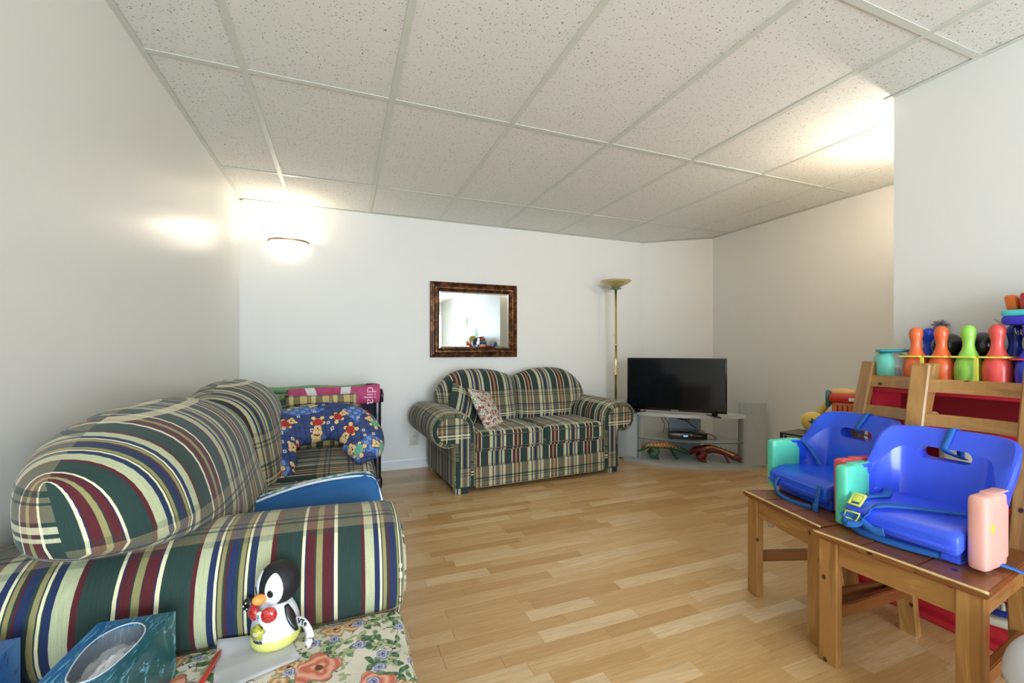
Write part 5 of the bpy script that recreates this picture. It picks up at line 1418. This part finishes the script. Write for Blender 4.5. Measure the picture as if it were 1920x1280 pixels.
rr2 = random.Random(4)
for k in range(46):
    a, b = rr2.uniform(0, 2*PI), rr2.uniform(.1, 1.4); d = Vector((math.cos(a)*math.cos(b), math.sin(a)*math.cos(b), math.sin(b))); c0 = Vector((2.388, 1.066, SZ + .262))
    tube(bm, [c0, c0 + d*.018, c0 + d*.032 + Vector((0, 0, -.006))], [.0026, .0022, .0008], 5)
ellips(bm, (2.385, 1.066, SZ + .250), (.018, .022, .018), None, 12, 8); lathe(bm, [(0, 0), (.005, 0), (.005, .24), (0, .25)], 12, (2.392, 1.066, SZ))
fixn(bm); tag(obj('feather_duster', bm, plain('grey_fur', '8d8790', .9)), 'fuzzy grey tuft sticking up behind the orange pins', 'toy')

# toys on the upper shelf board
bm = BM(); ellips(bm, (2.24, 1.085, .755 + .03), (.03, .034, .03), None, 20, 12); tag(obj('toy_ball', bm, plain('aqua_ball', '2aa6b4', .3)), 'small turquoise ball on the upper shelf board', 'ball')
bm = BM(); softbox(bm, (2.24, 1.03, .755 + .028), (.05, .05, .056), .02, n=6); tag(obj('toy_block', bm, plain('beige_block', 'd8b878', .5)), 'beige rounded block beside the turquoise ball', 'block')
bm = BM(); lathe(bm, [(0, 0), (.05, 0), (.06, .012), (.055, .036), (.02, .046), (0, .046)], 26, (2.235, .79, .755)); tag(obj('toy_disc', bm, plain('orange_disc', 'f0641e', .35)), 'orange round toy on the upper shelf board behind the chair rail', 'toy')
# middle shelf, glimpsed through the booster slot
t = empty('toy_truck', (2.23, .86, .50), R(90), 'yellow and white toy truck on the middle shelf behind the near booster', 'toy')
M_TY = plain('truck_yellow', 'd9a52c', .4); M_CR = plain('cream_plastic', 'e2dcc6', .4)
bm = BM(); softbox(bm, (-.05, 0, .10), (.10, .11, .12), .015, n=6); obj('cab', bm, M_TY, t)
bm = BM(); softbox(bm, (.06, 0, .12), (.12, .12, .17), .02, n=6); obj('cargo_box', bm, M_CR, t)
for x in (-.06, .07):
    for sy in (-1, 1):
        bm = BM(); lathe(bm, [(0, -.01), (.034, -.01), (.036, -.006), (.036, .006), (.034, .01), (0, .01)], 20, (x, sy*.062, .036), axis='y'); obj('wheel', bm, plain('dark_blue_wheel', '16244a', .4), t)
# steering wheel toy on the bottom
t = empty('steering_toy', (2.17, .80, .098), R(-90), 'white toy dashboard with a dark blue steering wheel at the shelf bottom', 'toy')
bm = BM(); softbox(bm, (0, .02, .016), (.42, .17, .03), .012, n=8, warp=lambda q: Vector((q.x, q.y, q.z + .012*math.sin(q.x*22)))); obj('dashboard', bm, M_CR, t)
bm = BM(); tube(bm, [(.0 + .078*math.cos(a), .005 + .060*math.sin(a), .085 + .034*math.sin(a)) for a in [2*PI*i/28 for i in range(28)]], .011, 10, closed=True); sw = obj('steering_wheel', bm, plain('dark_blue_plastic', '122a78', .3, coat=.2), t)
bm = BM(); beam(bm, (-.07, .005, .085), (.07, .005, .085), .012, .02, .003, up=(0, 1, 0)); ellips(bm, (.0, .003, .087), (.024, .02, .012), None, 14, 8); fixn(bm); obj('wheel_hub', bm, plain('orange_red_plastic', 'd8442c', .35), t)
bm = BM(); lathe(bm, [(0, 0), (.006, 0), (.006, .05), (0, .05)], 10, (.0, .01, .018)); obj('column', bm, M_CR, t)
bm = BM(); softbox(bm, (-.105, -.02, .05), (.045, .05, .03), .012, n=6); obj('yellow_button', bm, plain('yellow_green_plastic', 'b8b83a', .35), t)
bm = BM(); lathe(bm, [(0, 0), (.008, 0), (.008, .006), (0, .006)], 12, (-.105, -.02, .064)); obj('knob', bm, M_BLKP, t)
bm = BM(); box(bm, (.10, .075, .085), (.12, .006, .09), .003, rot=E3(-12, 0, 0)); obj('backboard', bm, M_WHITE, t)

# ------------------------------------------------------------------ toys beyond the far chair
# folding activity table whose grey tube leg ends in a white foot
at = empty('activity_table', (2.885, 1.65, 0), R(0), 'small folding toy table on grey tube legs behind the far chair', 'table')
M_TUBE = plain('grey_tube', 'a9adaf', .3, metal=.6)
bm = BM(); softbox(bm, (0, 0, .455), (.56, .60, .03), .012, n=6); obj('tabletop', bm, plain('cream_top', 'd9d4c8', .5), at)
for sx in (-1, 1):
    for sy in (-1, 1):
        bm = BM(); tube(bm, [(sx*.22, sy*.22, .442), (sx*.48, sy*.215, .03)] if sx < 0 else [(.22, sy*.22, .442), (.24, sy*.215, .03)], .011, 10); lg = obj('leg', bm, M_TUBE, at)
        bm = BM(); lathe(bm, [(0, 0), (.015, 0), (.016, .03), (.012, .045), (0, .045)], 14, (-.482 if sx < 0 else .241, sy*.215, 0)); obj('foot_cap', bm, M_WHITE, lg)
bx = empty('board_game_box', (2.69, 1.85, .4705), R(8), 'black game box with white lettering behind the far booster', 'box')
bm = BM(); box(bm, (0, 0, .035), (.22, .20, .07), .002); obj('carton', bm, plain('black_card', '1c1a1a', .5), bx, smooth=False)
bm = BM(); box(bm, (0, 0, .0715), (.215, .195, .002), .0005); obj('worn_top', bm, plain('worn_card', '6d6458', .7, vary=.3), bx, smooth=False)
fx, fr_ = -.1105, None
text('lettering', 'STYLE', .036, M_PAPER, bx, (fx, .012, .037), E3(90, 0, -90), squash=.95)
bm = BM()
for z in (.016, .058): box(bm, (fx, .012, z), (.001, .13, .0018))
for yy in (-.053, .077): box(bm, (fx, yy, .037), (.001, .0018, .042))
obj('label_border', bm, M_PAPER, bx, smooth=False)
t = empty('toy_duck', (2.755, 1.855, .543), R(-60), 'round yellow plush toy with a star patch beside the black box', 'toy')
M_YT = plain('soft_yellow', 'e0c25c', .8, bumpy=.4)
bm = BM(); ellips(bm, (0, 0, .06), (.055, .05, .06), None, 22, 14); obj('body', bm, M_YT, t)
bm = BM(); tube(bm, [(.054*math.cos(a), .02, .062 + .050*math.sin(a)) for a in [2*PI*i/28 for i in range(28)]], .012, 8, closed=True); obj('rim', bm, plain('pale_yellow', 'e8d484', .7), t)
bm = BM(); st = []
for i in range(12):
    a = R(30*i); r0 = .028 if i % 2 == 0 else .013; st.append((r0*math.cos(a) + .01, r0*math.sin(a) + .07))
prism(bm, st, -.054, -.044, .001, 1, 'xz'); obj('star_patch', bm, plain('teal_navy', '2a5f66', .6), t)
t = empty('toy_basket', (2.97, 1.78, .4705), R(-60), 'orange and red toy basket with a blue knob behind the far booster', 'toy')
bm = BM(); softbox(bm, (0, 0, .13), (.16, .10, .26), .015, n=6); obj('orange_basket', bm, plain('orange_basket', 'e0762c', .4), t)
for k in range(5):
    bm = BM(); box(bm, (-.05 + k*.025, -.0505, .215), (.008, .003, .05), .001); obj('slot', bm, plain('slot_dark', '6e2f14', .7), t)
bm = BM(); softbox(bm, (0, 0, .285), (.19, .13, .05), .014, n=6); obj('red_lid', bm, plain('red_lid', 'd42a20', .3, coat=.3), t)
bm = BM(); softbox(bm, (.03, -.066, .28), (.05, .004, .02), .002, n=4); obj('white_label', bm, M_WHITE, t)
bm = BM(); ellips(bm, (-.02, 0, .315), (.07, .05, .03), None, 18, 10); obj('peach_top', bm, plain('peach', 'edb978', .5), t)
bm = BM(); lathe(bm, [(0, -.012), (.05, -.012), (.055, 0), (.05, .012), (0, .012)], 22, (-.10, .0, .275), axis='x'); obj('teal_wheel', bm, plain('teal_wheel', '2f6a74', .4), t)
bm = BM(); softbox(bm, (.07, 0, .328), (.05, .05, .04), .01, n=6); obj('blue_knob', bm, plain('knob_blue', '20489c', .35), t)
t = empty('toy_trumpet', (2.92, 1.885, .4705), R(-60), 'yellow curved toy horn between the plush toy and the orange basket', 'toy')
bm = BM(); tube(bm, spline([(-.03, 0, .012), (-.035, 0, .10), (-.03, 0, .17), (.0, 0, .22), (.04, 0, .27)], 5), [.03 - .0008*i for i in range(21)], 12); obj('horn', bm, M_YT, t)
bm = BM(); lathe(bm, [(.014, .0), (.02, .02), (.034, .05), (.030, .05), (.014, .01)], 18, (0, 0, 0), axis='x'); o_ = obj('bell', bm, plain('peach', 'edb978', .5), t); o_.location = (.03, 0, .26); o_.rotation_euler = E3(0, -30, 0)

# white bin at the lower right corner of the view
t = empty('white_bin', (1.482, .435, 0), R(0), 'smooth white plastic bin with a domed lid at the lower right corner of the photo', 'bin')
M_BIN = plain('white_bin_plastic', 'dfe4ec', .3, coat=.2)
bm = BM(); lathe(bm, [(0, 0), (.078, 0), (.085, .008), (.099, .30), (0, .30)], 36); obj('bucket', bm, M_BIN, t)
bm = BM(); lathe(bm, [(0, .302), (.103, .302), (.105, .31), (.1045, .322), (.102, .338), (.0975, .355), (.091, .371), (.082, .386), (.071, .399), (.057, .410), (.040, .418), (.02, .423), (0, .425)], 48); obj('lid', bm, M_BIN, t)

# ------------------------------------------------------------------ things behind the camera, seen in the mirror and the screen
cbn = empty('white_cabinet', (2.20, -1.75, 0), 0, 'white storage cabinet at the rear, seen only in the mirror', 'cabinet')
bm = BM(); box(bm, (0, 0, .42), (.40, 1.1, .84), .004); obj('body', bm, M_TRIM, cbn, smooth=False)
for k in (-1, 1):
    bm = BM(); box(bm, (-.205, k*.27, .43), (.016, .52, .76), .003); dr = obj('door', bm, M_TRIM, cbn, smooth=False)
    bm = BM(); tube(bm, [(-.213, k*.05, .46), (-.235, k*.05, .46), (-.235, k*.05, .56), (-.213, k*.05, .56)], .004, 6); obj('handle', bm, M_TUBE, dr)
for k, (yy, col, w, h, lb) in enumerate(((-1.35, 'c8283a', .22, .20, 'red toy bin on the rear cabinet'), (-1.70, 'e8ebf2', .22, .16, 'white toy bin on the rear cabinet'), (-2.05, '1f8a5a', .16, .18, 'green toy bin on the rear cabinet'))):
    bm = BM(); softbox(bm, (2.20, yy, .84 + h/2), (.24, w, h), .02, n=6); tag(obj('toy_bin', bm, plain('bin_' + col, col, .4)), lb, 'bin')
for k, (yy, col, w, h, lb) in enumerate(((.36, 'e8ebf2', .22, .18, 'white toy bin on the toy shelf beyond the frame'), (.10, 'c8283a', .22, .24, 'red toy bin on the toy shelf beyond the frame'), (-.16, '1f8a5a', .20, .20, 'green toy bin on the toy shelf beyond the frame'), (-.42, '3a6fc8', .22, .22, 'blue toy bin on the toy shelf beyond the frame'))):
    bm = BM(); softbox(bm, (2.29, yy, SZ + h/2), (.20, w, h), .02, n=6); tag(obj('toy_bin', bm, plain('bin_' + col, col, .4)), lb, 'bin')
for k, (yy, zz, r0, col, lb) in enumerate(((.36, SZ + .18 + .10, .10, '2a3a4a', 'dark grey play ball on the white toy bin'), (.10, SZ + .24 + .09, .09, 'c8b43c', 'yellow play ball on the red toy bin'), (-.16, SZ + .20 + .07, .07, 'e0562a', 'orange play ball on the green toy bin'))):
    bm = BM(); ellips(bm, (2.29, yy, zz), (r0,)*3, None, 24, 14); tag(obj('play_ball', bm, plain('ball_' + col, col, .35)), lb, 'ball')
# leaf stickers on the near wall
M_LEAF = plain('leaf_sticker', '6fae74', .6); M_PEAR = plain('pear_sticker', '8a9a3c', .6)
for k, (yy, zz, h, mt, lb) in enumerate(((-.10, 1.40, .20, M_LEAF, 'tall'), (-.02, 1.33, .14, M_PEAR, 'short'), (-.18, 1.32, .12, M_LEAF, 'small'), (-.75, 1.62, .26, M_PEAR, 'highest'))):
    bm = BM(); pts = [(yy + .35*h*math.sin(PI*q)*s_, zz + h*(q - .5)) for s_, seq in ((1, [i/8 for i in range(9)]), (-1, [i/8 for i in range(7, 0, -1)])) for q in seq]
    prism(bm, pts, XN - .0015, XN, 0, 1, 'yz'); tag(obj('leaf_sticker', bm, mt, smooth=False), lb + ' green leaf sticker on the near wall, seen in the mirror', 'sticker')
